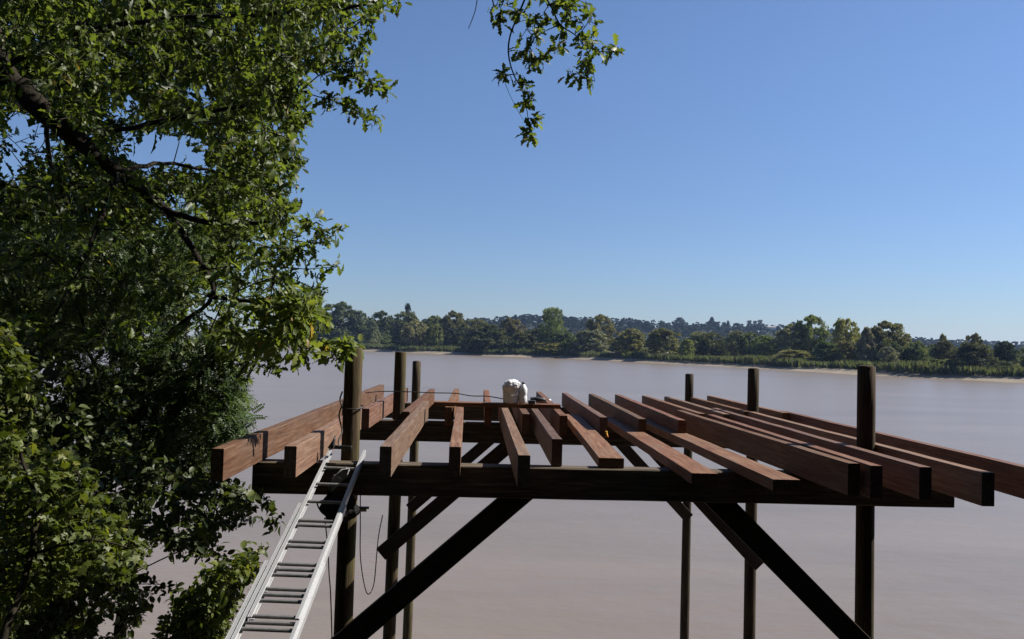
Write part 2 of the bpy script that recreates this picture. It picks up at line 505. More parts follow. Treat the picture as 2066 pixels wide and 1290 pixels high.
# ------------------------------------------------------------------ ladder (used as a gangway from the bank)
lad = empty('ladder', (-1.3, 2.6, CZ - 2.3), 'white aluminium extension ladder in three overlapping sections leaning on the front beam', 'ladder')
LX0, LY0, LZ0 = -1.085, 6.42, CZ - 0.98      # where the stringers rest on the front beam
SL = math.radians(20.0)
lad_dir = Vector((-0.035, -math.cos(SL), -math.sin(SL))).normalized()
lad_x = Vector((1, 0, 0)); lad_x = (lad_x - lad_x.dot(lad_dir) * lad_dir).normalized()
lad_n = lad_x.cross(lad_dir); lad_n = lad_n if lad_n.z > 0 else -lad_n


def lp(s, x, n):
    return Vector((LX0, LY0, LZ0)) + s * lad_dir + x * lad_x + n * lad_n - lad.location


def section(s0, s1, xl, xr, off, rung0, nr, gap=0.25):
    m = MB()
    for sgn in (-1, 1):
        # C channel: web and two flanges
        x = xl if sgn < 0 else xr
        m.bar(lp(s0, x, off), lp(s1, x, off), 0.005, 0.046, 0.001, lad_n)
        for k in (-1, 1):
            m.bar(lp(s0, x - sgn * 0.013, off + k * 0.0215), lp(s1, x - sgn * 0.013, off + k * 0.0215), 0.022, 0.004, 0.001, lad_n)
    sec = m.build('ladder_section', M['alu'], lad)
    for i in range(nr):
        s = rung0 + gap * i
        if s > s1 - 0.03: break
        r = MB()
        r.bar(lp(s, xl, off), lp(s, xr, off), 0.022, 0.020, 0.005, lad_n)
        r.build('rung', M['rung'], sec)
    return sec


section(-0.20, 1.86, -0.146, 0.148, 0.008, 0.075, 8)
section(0.62, 3.4, -0.180, 0.157, 0.0, 0.87, 11)
section(1.30, 4.4, -0.214, 0.166, -0.008, 1.415, 12)

# ------------------------------------------------------------------ things lying about on the frame
# bucket with a crumpled white bag
bk = empty('bucket', (0.352, 9.72, ZP), 'grey plastic bucket standing on the plank under a white bag', 'bucket')
m = MB(); m.lathe([(0.128, 0.0), (0.134, 0.02), (0.148, 0.27), (0.156, 0.275), (0.156, 0.295), (0.144, 0.295), (0.125, 0.03), (0.0001, 0.03)], 28)
m.build('tub', M['tub'], bk)
m = MB(); m.tube([(0.152 * math.cos(a), -0.05 - 0.10 * math.sin(a), 0.27 - 0.14 * math.sin(a)) for a in [PI * k / 12 for k in range(13)]], 0.004, 6)
m.build('handle', M['steel'], bk); bk.scale = (0.70, 0.70, 0.70)


def crumple(name, loc, size, seed, mat, sub=4, amp=0.22):
    bm = bmesh.new(); bmesh.ops.create_icosphere(bm, subdivisions=sub, radius=1)
    from mathutils import noise
    for v in bm.verts:
        d = v.co.normalized()
        k = 1 + amp * noise.noise(d * 2.1 + Vector((seed, 0, 0))) * 1.6 + amp * 0.7 * abs(noise.noise(d * 5 + Vector((0, seed, 0)))) + 0.05 * noise.noise(d * 13)
        v.co = Vector((d.x * size[0], d.y * size[1], d.z * size[2])) * k
    me = bpy.data.meshes.new(name); bm.to_mesh(me); bm.free()
    o = link(name, me, mat, None, loc)
    return o


o = crumple('plastic_bag', (0.358, 9.70, ZP + 0.225), (0.100, 0.095, 0.060), 3.1, M['film'], 4, 0.13)
tag(o, 'crumpled bright white plastic bag stuffed into the top of the bucket', 'bag')
bt = empty('plastic_bottle', (0.497, 9.70, ZP), 'pale translucent plastic bottle standing right beside the white bucket', 'bottle')
m = MB(); m.lathe([(0.052, 0), (0.058, 0.01), (0.058, 0.10), (0.050, 0.12), (0.058, 0.14), (0.058, 0.22), (0.03, 0.27), (0.02, 0.285)], 16, cap_top=True)
m.build('body', M['film'], bt)
m = MB(); m.lathe([(0.022, 0.286), (0.022, 0.315)], 12, cap_top=True); m.build('cap', M['tool'], bt)
bt.scale = (0.86, 0.86, 0.82)
pt = empty('power_drill', (0.665, 9.71, ZP), 'dark cordless power tool lying on the plank right of the bucket', 'power tool')
m = MB(); m.tube([(-0.10, 0, 0.07), (0.02, 0, 0.075), (0.10, 0, 0.07), (0.14, 0, 0.07)], [0.036, 0.042, 0.03, 0.014], 12)
m.build('body', M['tool'], pt)
m = MB(); m.bar((-0.03, 0, 0.05), (-0.07, -0.10, 0.03), 0.035, 0.04, 0.008); m.build('grip', M['black'], pt)
m = MB(); m.box((-0.085, -0.13, 0.035), (0.11, 0.07, 0.06), bev=0.008); m.build('battery', M['tool'], pt)
m = MB(); m.tube([(0.14, 0, 0.07), (0.22, 0.0, 0.072)], 0.006, 6); m.build('bit', M['steel'], pt)
pt.scale = (0.78, 0.72, 0.72)
yc = empty('spring_clamp', (1.345, 8.66, CZ - 0.93), 'small yellow and orange clip under the cut end of a far joist', 'clamp')
m = MB(); m.tube([(0, -0.03, -0.05), (0.02, -0.035, 0.0), (0.012, -0.02, 0.04)], [0.018, 0.02, 0.012], 8).tube([(-0.02, -0.03, 0.03), (0.0, -0.03, 0.045), (0.03, -0.03, 0.035)], 0.012, 8)
m.build('jaw', M['yellow'], yc); yc.scale = (0.62, 0.62, 0.62)
m = MB(); m.tube([(0.02, -0.035, -0.02), (0.045, -0.035, -0.055)], [0.016, 0.012], 8); m.build('grip', M['orange'], yc)


def cable(name, pts, r, mat, label, cat='cable', n=6, steps=8):
    P = [Vector(p) for p in pts]
    out = []
    for i in range(len(P) - 1):
        p0, p1, p2, p3 = P[max(i - 1, 0)], P[i], P[i + 1], P[min(i + 2, len(P) - 1)]
        for k in range(steps):
            t = k / steps
            out.append(0.5 * ((2 * p1) + (-p0 + p2) * t + (2 * p0 - 5 * p1 + 4 * p2 - p3) * t * t + (-p0 + 3 * p1 - 3 * p2 + p3) * t ** 3))
    out.append(P[-1])
    o = MB().tube(out, r, n).build(name, mat)
    return tag(o, label, cat)


cable('electric_cable', [at(737, 793, 9.9), at(775, 790, 9.95), at(830, 791, 9.95), at(876, 793, 9.95), at(920, 794, 9.9), at(950, 799, 9.85), at(985, 800, 9.8), at(1019, 806, 9.74)], 0.0065, M['black'],
      'thin black electric cable strung from the left posts across joist tips to the bucket')
cable('hanging_cable', [at(727, 985, 6.4), at(727, 1060, 6.42), at(727, 1120, 6.42), at(733, 1170, 6.42), at(742, 1199, 6.42), at(754, 1180, 6.42), at(760, 1120, 6.42), at(764, 1080, 6.5), at(772, 1040, 6.66)], 0.0042, M['black'],
      'thin black cable hanging in a long loop below the front beam right of the ladder')
wrap = [Vector((-1.065 + 0.088 * math.cos(a), 6.69 + 0.088 * math.sin(a), CZ - 0.545 + 0.012 * math.sin(a))) for a in [math.radians(d) for d in range(190, 560, 24)]]
cable('extension_cable', [at(691, 790, 6.62), at(686, 806, 6.6), at(690, 822, 6.6)] + wrap + [at(684, 838, 6.62), at(688, 858, 6.6), at(690, 872, 6.58), at(684, 888, 6.52), at(683, 902, 6.46)], 0.0065, M['black'],
      'black cord looped round the nearest left post and hanging down to the ladder head', steps=4)
for (nm, pts, r, lab) in [
    ('cord_coil', [at(652, 1010, 6.36), at(640, 1015, 6.34), at(650, 1035, 6.33), at(672, 1046, 6.33), at(690, 1040, 6.34), at(680, 1018, 6.35), at(664, 1030, 6.33), at(672, 1012, 6.34), at(690, 1010, 6.36), at(676, 1042, 6.34), at(655, 1046, 6.34)], 0.006, 'tangled black cord dangling under the tool bag behind the ladder rungs'),
    ('trailing_cable', [at(655, 1045, 6.34), at(661, 1100, 6.34), at(664, 1160, 6.33), at(667, 1200, 6.33), at(670, 1300, 6.33), at(672, 1420, 6.3)], 0.005, 'thin cable trailing straight down beside the nearest left post')]:
    cable(nm, pts, r, M['black'], lab, steps=6)
bag = empty('tool_bag', (-1.08, 6.33, CZ - 1.30), 'black canvas tool bag hanging at the front beam behind the ladder top', 'bag')
o = crumple('pouch', (0, 0, 0), (0.135, 0.085, 0.115), 5.2, M['canvas'], 4, 0.15); o.parent = bag
m = MB(); m.tube([(-0.09, 0, 0.08), (-0.08, 0.01, 0.2), (0.0, 0.03, 0.3), (0.07, 0.01, 0.2), (0.09, 0, 0.08)], 0.01, 6); m.build('strap', M['canvas'], bag)
m = MB()
m.bar(at(664, 985, 6.30), at(702, 946, 6.33), 0.018, 0.05, 0.004).bar(at(672, 962, 6.31), at(690, 972, 6.31), 0.016, 0.04, 0.004)
m.tube([at(664, 990, 6.29), at(672, 965, 6.27), at(690, 948, 6.29), at(704, 946, 6.33), at(700, 962, 6.3), at(684, 976, 6.29), at(668, 992, 6.29)], 0.008, 6)
o = m.build('webbing_strap', M['grey']); tag(o, 'folded grey webbing strap hung over the upper ladder rung above the black bag', 'strap')
m = MB(); m.bar(at(668, 902, 6.5), at(710, 904, 6.46), 0.02, 0.03, 0.004).bar(at(672, 906, 6.47), at(675, 884, 6.5), 0.016, 0.02, 0.004).tube([at(664, 905, 6.46), at(674, 888, 6.47), at(676, 880, 6.5)], [0.014, 0.01, 0.006], 8)
o = m.build('bar_clamp', M['black']); tag(o, 'black bar clamp gripping the beam between the ladder rail tops', 'clamp')

# ------------------------------------------------------------------ water and banks
me = mesh_np('water', [(-3500, -400, 0), (3500, -400, 0), (3500, 3500, 0), (-3500, 3500, 0)], [0, 1, 2, 3], [4])
tag(link('water', me, M['water']), 'wide muddy brown river', 'water', kind='structure')

# near bank under the photographer
xs = np.linspace(-40, 40, 81); ys = np.linspace(-40, 14, 70)
V = []
for y in ys:
    for x in xs:
        edge = 1.8 + (1.2 if x < -3.6 else 0) + 0.25 * math.sin(x * 0.9)
        if y < edge: z = CZ - 1.62 + max(0, (-4 - y)) * 0.22 - 0.22 * max(0, y)
        else: z = CZ - 1.62 - 0.22 * edge - (y - edge) * 1.05
        V.append((x, y, max(z, -1.5) + 0.12 * math.sin(x * 1.7 + y) * math.cos(y * 1.3)))
nx, ny = len(xs), len(ys)
fl = [k for j in range(ny - 1) for i in range(nx - 1) for k in (j * nx + i, j * nx + i + 1, (j + 1) * nx + i + 1, (j + 1) * nx + i)]
tag(link('riverbank', mesh_np('riverbank', V, fl, [4] * ((nx - 1) * (ny - 1)), True), M['bank']), 'steep near river bank', 'bank', kind='structure')

SHORE = [(-900, 1500), (-420, 900), (-200, 660), (-111.5, 562), (-74.5, 519), (-20, 468), (17.5, 438), (42, 438), (91.5, 345), (124.3, 251), (148, 215), (190, 140), (240, 50), (300, -80), (360, -300)]


def resample(pl, step):
    P = [Vector((a, b, 0)) for a, b in pl]; out = []
    for a, b2 in zip(P, P[1:]):
        n = max(1, int((b2 - a).length / step))
        out += [a.lerp(b2, k / n) for k in range(n)]
    return out + [P[-1]]


SH = resample(SHORE, 8.0)
for _ in range(3):
    SH = [SH[0]] + [(SH[i - 1] + SH[i] * 2 + SH[i + 1]) / 4 for i in range(1, len(SH) - 1)] + [SH[-1]]
INL = []
for i in range(len(SH)):
    t = (SH[min(i + 1, len(SH) - 1)] - SH[max(i - 1, 0)]).normalized()
    n = Vector((-t.y, t.x, 0))
    INL.append(n if n.x > 0 else -n)
rows = [(-6, -1.2), (0, -0.05), (2.5, 0.45), (5.0, 0.95), (6.5, 1.4), (14, 2.0), (30, 2.3), (80, 3.0), (200, 4.0), (450, 6.0)]
V = []
for i, p in enumerate(SH):
    for j, (d, z) in enumerate(rows):
        q = p + INL[i] * (d + (1.3 * math.sin(i * 0.9) + 0.8 * math.sin(i * 0.37) if 0 < j < 5 else 0))
        V.append((q.x, q.y, z))
nr = len(rows)
fl = [k for i in range(len(SH) - 1) for j in range(nr - 1) for k in (i * nr + j, i * nr + j + 1, (i + 1) * nr + j + 1, (i + 1) * nr + j)]
tag(link('far_bank', mesh_np('far_bank', V, fl, [4] * ((len(SH) - 1) * (nr - 1)), True), M['mud']), 'far river bank with a strip of tan mud', 'bank', kind='structure')


def shore_hit(px):
    """where the line of sight over photo column px crosses the far shore: (index, distance)"""
    d = ray(px, 700); s = d.x / d.y
    for i in range(len(SH) - 1):
        a, b2 = SH[i], SH[i + 1]
        if a.y > 30 and (a.x - s * a.y) * (b2.x - s * b2.y) <= 0:
            return a.lerp(b2, 0.5), INL[i]
    return SH[-1], INL[-1]


# hills
ridge = [(200, 690), (640, 668), (900, 660), (1000, 656), (1060, 652), (1120, 652), (1200, 656), (1300, 661), (1400, 665), (1500, 668), (1580, 672), (1650, 678), (1720, 684), (1850, 697), (1960, 703), (2060, 706), (2300, 714), (2700, 724)]
RY = 1350.0
hp = [at(a, b2, RY) for a, b2 in ridge]
hx = np.array([p.x for p in hp]); hz = np.array([p.z for p in hp])


def hill_z(x, y):
    top = float(np.interp(x * RY / y, hx, hz))
    t = (y - 850) / (RY - 850)
    t = max(0.0, min(1.0, t)) if y <= RY else max(0, 1 - (y - RY) / 700)
    w = t * t * (3 - 2 * t)
    return 2.5 + (top * (0.6 + 0.4 * y / RY) - 2.5) * w if top > 3 else 2.5


gx = np.linspace(-700, 2000, 110); gy = np.linspace(840, 2050, 40)
V = [(x, y, hill_z(x, y)) for y in gy for x in gx]
nx, ny = len(gx), len(gy)
fl = [k for j in range(ny - 1) for i in range(nx - 1) for k in (j * nx + i, j * nx + i + 1, (j + 1) * nx + i + 1, (j + 1) * nx + i)]
tag(link('hills', mesh_np('hills', V, fl, [4] * ((nx - 1) * (ny - 1)), True), M['hill']), 'low wooded hills beyond the far bank', 'hill', kind='structure')


# ------------------------------------------------------------------ far trees
def unit(n, rg):
    v = rg.normal(size=(n, 3)); return v / np.linalg.norm(v, axis=1)[:, None]


def crown_geo(seed, prof, clumps, per, leaf, hol=0.25):
    """foliage of a crown of height 1 (z 0..1) and radius about 0.5 : lumps of leaf-clump faces. prof(z) -> radius factor"""
    rg = np.random.default_rng(seed)
    C, R = [], []
    while len(C) < clumps:
        z = rg.uniform(0.04, 0.97); a = rg.uniform(0, 2 * PI)
        rr = prof(z) * 0.5
        k = math.sqrt(rg.uniform(hol * hol, 1)) * rr * rg.uniform(0.8, 1.08)
        C.append((k * math.cos(a), k * math.sin(a), z)); R.append(rg.uniform(0.07, 0.14) * (0.55 + 0.8 * rr))
    C = np.array(C); R = np.array(R)
    d = unit(clumps * per, rg)
    cc = np.repeat(C, per, 0); r = np.repeat(R, per)
    d[:, 2] = np.where(d[:, 2] < -0.3, -d[:, 2] * 0.6, d[:, 2])
    P = cc + d * (r * rg.uniform(0.65, 1.12, len(r)))[:, None]
    P[:, 2] = np.clip(P[:, 2], 0.0, None)
    nrm = d * 0.8 + unit(len(P), rg) * 0.9
    nrm /= np.linalg.norm(nrm, axis=1)[:, None]
    up = unit(len(P), rg)
    u = np.cross(nrm, up); u /= np.linalg.norm(u, axis=1)[:, None]
    v = np.cross(nrm, u)
    s = leaf * rg.uniform(0.55, 1.3, len(P))
    q = np.array([(-1, -0.5), (0.25, -0.8), (1, 0.1), (0.1, 0.85)])
    V = (P[:, None, :] + s[:, None, None] * (q[None, :, 0, None] * u[:, None, :] + q[None, :, 1, None] * v[:, None, :])).reshape(-1, 3)
    ct = rg.uniform(0.2, 0.8, clumps)
    tint = np.clip(np.repeat(ct, per) + rg.normal(0, 0.14, len(P)), 0, 1)
    return V, tint


PROF = {
    'round': lambda z: math.sqrt(max(0.02, 1 - (2 * z - 0.95) ** 2)),
    'tall': lambda z: 0.35 + 0.65 * math.sqrt(max(0.0, math.sin(PI * min(1, z * 0.92 + 0.06)))),
    'cone': lambda z: max(0.12, (1 - z) ** 0.7) * (0.55 + 0.45 * min(1, z * 6)),
    'dome': lambda z: math.sqrt(max(0.03, 1 - z ** 2.2)),
}


def crown_mesh(name, seed, kind, clumps, per, leaf):
    V, t = crown_geo(seed, PROF[kind], clumps, per, leaf)
    n = len(V) // 4
    return mesh_np(name, V, np.arange(4 * n), np.full(n, 4), False, t)


CM = {}
for k, (kind, cl, per, lf) in {'r1': ('round', 110, 60, 0.028), 'r2': ('round', 150, 46, 0.026), 't1': ('tall', 130, 46, 0.024), 'c1': ('cone', 110, 46, 0.025), 'd1': ('dome', 130, 50, 0.029), 'd2': ('dome', 100, 54, 0.031)}.items():
    CM[k] = crown_mesh('crown_' + kind, hash(k) % 1000 if False else sum(map(ord, k)), kind, cl, per, lf)
tm = MB(); tm.tube([(0, 0, -0.02), (0.01, 0, 0.4), (0.0, 0.01, 0.9)], [0.045, 0.03, 0.012], 6).tube([(0.01, 0, 0.35), (0.16, 0.05, 0.75)], [0.02, 0.007], 5).tube([(0.01, 0, 0.3), (-0.15, -0.06, 0.7)], [0.02, 0.007], 5)
trunk_proto = tm.build('trunk', M['bark']); TRUNK = trunk_proto.data
bpy.data.objects.remove(trunk_proto)
for v in CM.values(): v.materials.append(M['far'])

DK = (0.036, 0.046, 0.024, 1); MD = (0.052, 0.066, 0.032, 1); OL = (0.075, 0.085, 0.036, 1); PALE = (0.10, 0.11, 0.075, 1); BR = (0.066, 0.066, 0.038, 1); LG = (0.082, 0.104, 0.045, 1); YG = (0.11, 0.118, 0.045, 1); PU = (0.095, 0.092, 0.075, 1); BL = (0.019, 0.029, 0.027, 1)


def far_tree(x0, x1, ytop, ybase, inland, kind, colr, label, name='riverside_tree', group='trees and bushes on the far bank', y=None):
    px = (x0 + x1) / 2
    if y is None:
        p, n = shore_hit(px)
        # walk inland along the sight line
        d = ray(px, 700); d = Vector((d.x, d.y, 0)).normalized()
        p = p + d * ((inland + 9) / max(0.35, abs(d.dot(n))))
        gz = 2.2
    else:
        d = at(px, 700, y); p = Vector((d.x, d.y, 0)); gz = hill_z(d.x, y) - 1
    top = at(px, ytop, p.y).z
    wid = (x1 - x0) / F_PX * p.y
    h = max(2.0, top - gz)
    root = empty(name, (p.x, p.y, gz), label, 'bush' if name in ('bush', 'willow_bush') else 'tree', group)
    root.rotation_euler.z = random.uniform(0, 6.28)
    frac = 0.93 if kind[0] != 'd' else 1.0
    o = link('crown', CM[kind], None, root)
    o.scale = (wid * 1.14, wid * 1.14, h * frac); o.location = (0, 0, h * (1 - frac))
    o.color = tuple(c * random.uniform(0.88, 1.12) for c in colr[:3]) + (1,)
    if kind[0] != 'd':
        t = link('trunk', TRUNK, None, root); t.scale = (h * 0.6, h * 0.6, h * 0.9)
    return root


TREES = [
    (560, 640, 640, 700, 40, 'r2', DK, 'dark tree on the far bank half hidden behind the oak leaves'),
    (640, 715, 612, 695, 45, 'r1', DK, 'tall dark tree at the left end of the far bank, just clear of the oak'),
    (700, 750, 628, 695, 60, 'r2', MD, 'mid-green tree second from the left end of the far bank'),
    (745, 795, 630, 695, 70, 'r1', DK, 'dark tree on the far bank above the middle left post'),
    (734, 776, 648, 688, 22, 'c1', PALE, 'pale grey conical willow low in front of dark trees above the left posts'),
    (785, 845, 630, 695, 60, 'r2', MD, 'green tree topped by a thin spire above the farthest left post'),
    (819, 832, 614, 690, 66, 't1', BL, 'thin spindly tree spiking above the crowns on the left of the far bank'),
    (818, 868, 648, 702, 10, 'r1', PALE, 'rounded silvery green willow at the water on the far bank'),
    (862, 896, 655, 702, 14, 'r2', OL, 'olive tree touching the right side of the silvery willow'),
    (845, 895, 638, 695, 60, 'r2', OL, 'light olive crown behind the silvery willow'),
    (885, 940, 630, 695, 50, 'r1', BR, 'brownish tree right of the silvery willow'),
    (930, 1000, 646, 695, 50, 'r2', BR, 'broad brown-green crown behind the dark round bush left of the tall tree'),
    (940, 1030, 656, 705, 8, 'd1', DK, 'broad dark round bush at the water above the bucket'),
    (1018, 1074, 670, 708, 8, 'd2', MD, 'smaller round bush just right of the broad dark one'),
    (1004, 1056, 643, 695, 60, 'r1', BR, 'brown tinted crown left of the tall pointed tree'),
    (1052, 1108, 664, 705, 30, 'r2', DK, 'dark low tree at the left foot of the tall pointed tree'),
    (1098, 1148, 623, 715, 20, 't1', LG, 'tallest pointed tree in the middle of the far bank'),
    (1085, 1140, 690, 722, 3, 'd1', YG, 'low yellow-green bush on the point of the shore below the tall pointed tree'),
    (1110, 1172, 668, 722, 9, 'd1', MD, 'mid-green bush right below the tall pointed tree'),
    (1186, 1240, 637, 700, 40, 'r1', OL, 'olive tree with two lobes rising against the hill right of the tall pointed tree'),
    (1160, 1235, 666, 724, 8, 'd2', PALE, 'wide greyish bush at the shore below the two-lobed olive tree'),
    (1228, 1300, 664, 728, 8, 'd1', LG, 'wide light green bush at the shore, right of the greyish one'),
    (1290, 1368, 664, 732, 10, 'd1', LG, 'bright green dome of a tree at the shore behind the farthest right post'),
    (1362, 1396, 684, 732, 12, 'd2', YG, 'small yellow-green bush right behind the farthest right post'),
    (1376, 1424, 670, 730, 30, 'r2', PALE, 'greyish tree right of the bright green dome'),
    (1412, 1470, 673, 732, 28, 'r1', DK, 'dark olive tree midway between the farthest and middle right posts'),
    (1458, 1500, 668, 735, 26, 'r2', PALE, 'pale tree left of the middle right post'),
    (1490, 1540, 672, 738, 26, 'r1', MD, 'round tree standing behind the middle right post'),
    (1528, 1580, 678, 738, 24, 'r2', OL, 'olive tree just right of the middle right post'),
    (1565, 1638, 657, 740, 30, 'r1', PALE, 'pale olive tree on the left shoulder of the big yellow-green trees'),
    (1574, 1650, 706, 742, 6, 'd2', YG, 'low pale bush in front of the big yellow-green trees'),
    (1620, 1682, 639, 740, 34, 'r1', OL, 'biggest tree of the right half, left crown of the tall yellow-green pair'),
    (1668, 1724, 644, 742, 34, 'r2', YG, 'right crown of the tall yellow-green pair'),
    (1640, 1700, 690, 745, 12, 'd1', MD, 'dark bush at the feet of the tall yellow-green pair'),
    (1686, 1738, 688, 745, 14, 'd2', OL, 'olive bush left of the nearest right post'),
    (1735, 1790, 662, 748, 14, 'c1', PALE, 'pale leaning willow behind the top of the nearest right post'),
    (1738, 1824, 651, 748, 26, 'r1', OL, 'big rounded dark tree just right of the nearest right post'),
    (1768, 1830, 690, 752, 16, 'd1', DK, 'dark bush below the big rounded tree right of the nearest right post'),
    (1752, 1788, 700, 746, 6, 'r2', PU, 'small mauve-grey tree low behind the nearest right post'),
    (1806, 1856, 700, 752, 20, 'd2', MD, 'low mid-green tree in the dip right of the big rounded tree'),
    (1850, 1886, 690, 752, 22, 'r1', OL, 'olive tree left of the pale conical one near the right edge'),
    (1870, 1910, 675, 754, 20, 'c1', PALE, 'pale conical tree between the big rounded tree and the dark mound'),
    (1846, 1920, 724, 760, 5, 'd2', OL, 'low olive bush at the shore before the pale conical tree'),
    (1908, 1952, 690, 758, 16, 'r2', DK, 'very dark tree on the left of the dark mound near the right edge'),
    (1912, 1992, 694, 758, 7, 'd1', DK, 'big very dark mound of a bush near the right edge'),
    (1938, 1978, 675, 758, 26, 'r1', MD, 'pointed green crown rising behind the dark mound'),
    (1982, 2024, 689, 760, 20, 'r2', BL, 'dark bluish tree right of the dark mound'),
    (2014, 2060, 692, 762, 24, 'c1', PALE, 'pale grey feathery tree next to the right edge'),
    (1985, 2024, 728, 764, 5, 'd2', MD, 'low green bush at the shore near the right edge'),
    (2016, 2064, 738, 768, 3, 'd1', DK, 'dark bush overhanging the water at the right edge'),
    (2050, 2110, 700, 765, 24, 'r1', MD, 'green tree cut by the right edge of the picture'),
]
for t in TREES:
    nm = 'bush' if t[5][0] == 'd' else 'riverside_tree'
    far_tree(*t, name=nm)

HILLT = [
    (1046, 1078, 634, 'r1', 'dark round tree on the hill crest left of the tall pointed tree'),
    (1082, 1098, 638, 'r2', 'smaller dark tree on the hill crest touching the tall pointed tree'),
    (1360, 1380, 641, 'r2', 'dark round tree alone on the hill crest right of the farthest right post'),
    (1424, 1446, 640, 'c1', 'tall dark conical tree highest on the hill crest'),
    (1462, 1474, 647, 'c1', 'small pointed tree on the crest right of the tall conical one'),
    (1506, 1516, 647, 't1', 'left slim spire of the three on the hill crest'),
    (1518, 1527, 648, 't1', 'middle slim spire of the three on the hill crest'),
    (1527, 1538, 646, 't1', 'right slim spire of the three on the hill crest'),
    (1594, 1606, 650, 'r2', 'last small round tree on the crest before the big yellow-green pair'),
]
for x0, x1, yt, kd, lab in HILLT:
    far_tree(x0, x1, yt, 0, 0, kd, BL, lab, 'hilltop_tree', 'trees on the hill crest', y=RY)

# two pale houses on the hill
M['wall'] = plain('pale_render', (0.6, 0.58, 0.54), 0.8, 0, 0.1)
M['roof'] = plain('grey_tiles', (0.22, 0.2, 0.2), 0.8, 0, 0.2)
for px, py, w, lab in [(1556, 662, 17, 'pale house among the trees on the hill right of the three spires'), (1098, 647, 10, 'pale house roof glimpsed on the hill beside the tall pointed tree')]:
    p = at(px, py, RY - 40)
    wm = w / F_PX * RY
    h = empty('house', p, lab, 'house')
    m = MB(); m.box((0, 0, -2), (wm, 8, 6)); m.build('wall', M['wall'], h)
    m = MB(); bm = m.bm
    vs = [bm.verts.new(c) for c in [(-wm / 2 - .5, -4.6, 1.01), (wm / 2 + .5, -4.6, 1.01), (wm / 2 + .5, 4.6, 1.01), (-wm / 2 - .5, 4.6, 1.01), (-wm / 2 - .5, 0, 3.2), (wm / 2 + .5, 0, 3.2)]]
    for f in [(0, 1, 5, 4), (2, 3, 4, 5), (0, 4, 3), (1, 2, 5), (0, 3, 2, 1)]: bm.faces.new([vs[i] for i in f])
    m.build('roof', M['roof'], h)


def mass(name, spots, protos, colr, label, kind='stuff'):
    """many crowns nobody could tell apart as one mesh"""
    Vs, Ts = [], []
    for (x, y, z, w, h) in spots:
        V, t = protos[random.randrange(len(protos))]
        a = random.uniform(0, 6.28); ca, sa = math.cos(a), math.sin(a)
        X = (V[:, 0] * ca - V[:, 1] * sa) * w + x; Y = (V[:, 0] * sa + V[:, 1] * ca) * w + y; Z = V[:, 2] * h + z
        Vs.append(np.stack([X, Y, Z], 1)); Ts.append(np.clip(t + random.uniform(-0.2, 0.2), 0, 1))
    V = np.concatenate(Vs); T = np.concatenate(Ts); n = len(V) // 4
    o = link(name, mesh_np(name, V, np.arange(4 * n), np.full(n, 4), False, T), M['far'])
    o.color = colr
    return tag(o, label, 'vegetation', kind=kind)


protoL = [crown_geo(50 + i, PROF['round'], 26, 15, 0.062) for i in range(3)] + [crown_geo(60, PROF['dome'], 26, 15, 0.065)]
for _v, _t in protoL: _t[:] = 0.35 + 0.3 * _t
spots = []
for _ in range(1500):
    y = random.uniform(900, 1420); px = random.uniform(560, 2200)
    p = at(px, 690, y); x = p.x
    z = hill_z(x, y)
    if z < 6 and random.random() < 0.5: continue
    h = random.uniform(8, 15); spots.append((x, y, z - 1.5, h * random.uniform(0.9, 1.4), h))
for i in range(170):
    px = 560 + i * 9.6 + random.uniform(-4, 4); y = RY + random.uniform(-25, 25)
    x = at(px, 690, y).x; h = random.uniform(9, 16)
    spots.append((x, y, hill_z(x, y) - 1.5, h * random.uniform(0.9, 1.5), h))
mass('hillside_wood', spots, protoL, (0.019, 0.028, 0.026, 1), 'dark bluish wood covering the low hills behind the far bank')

protoM = [crown_geo(70 + i, PROF['round'], 26, 16, 0.055) for i in range(3)] + [crown_geo(80 + i, PROF['dome'], 26, 16, 0.06) for i in range(2)]
spots = []
for i, p in enumerate(SH):
    if p.y < 40 or p.x < -330: continue
    for _ in range(9):
        d = random.uniform(44, 130); q = p + INL[i] * d + Vector((random.uniform(-5, 5), random.uniform(-5, 5), 0))
        dist = q.length
        h = random.uniform(0.6, 1.0) * min(13.0, 0.016 * dist + 2.0 + d * 0.02)
        spots.append((q.x, q.y, 1.8, h * random.uniform(0.9, 1.5), h))
mass('undergrowth', spots, protoM, (0.05, 0.066, 0.034, 1), 'tangled green undergrowth filling the gaps between the trees of the far bank')

# reeds along the shore
rg = np.random.default_rng(5)
P, Hh = [], []
for i in range(len(SH) - 1):
    a, b2 = SH[i], SH[i + 1]
    if a.y < 60 or a.x < -330: continue
    skip = 0 < a.x < 0
    n = 420 if a.x > 60 else 330
    for _ in range(n):
        q = a.lerp(b2, rg.uniform()) + INL[i] * (6.0 + 13 * rg.uniform() ** 1.2 + 1.2 * math.sin(i * 0.8))
        P.append((q.x, q.y, 1.5)); Hh.append((2.5 + 0.9 * math.sin(i * 0.35) ** 2 + 0.4 * math.sin(i * 1.9)) * rg.uniform(0.65, 1.1))
P = np.array(P); Hh = np.array(Hh); n = len(P)
a = rg.uniform(0, 2 * PI, n); u = np.stack([np.cos(a), np.sin(a), np.zeros(n)], 1) * (0.10 + 0.22 * rg.uniform(size=n))[:, None]
le = rg.normal(0, 0.22, (n, 3)); le[:, 2] = 0
top = P + le * Hh[:, None]; top[:, 2] += Hh
mid = (P + top) / 2 + u * 0.3
V = np.stack([P - u, P + u, mid + u * 1.3, top, mid - u * 1.3], 1).reshape(-1, 3)
reeds = link('reeds', mesh_np('reeds', V, np.arange(5 * n), np.full(n, 5), False, np.clip(rg.normal(0.45, 0.22, n), 0, 1)), M['reed'])
tag(reeds, 'band of dark green reeds along the far shore', 'reeds', kind='stuff')
p, n_ = shore_hit(1124)
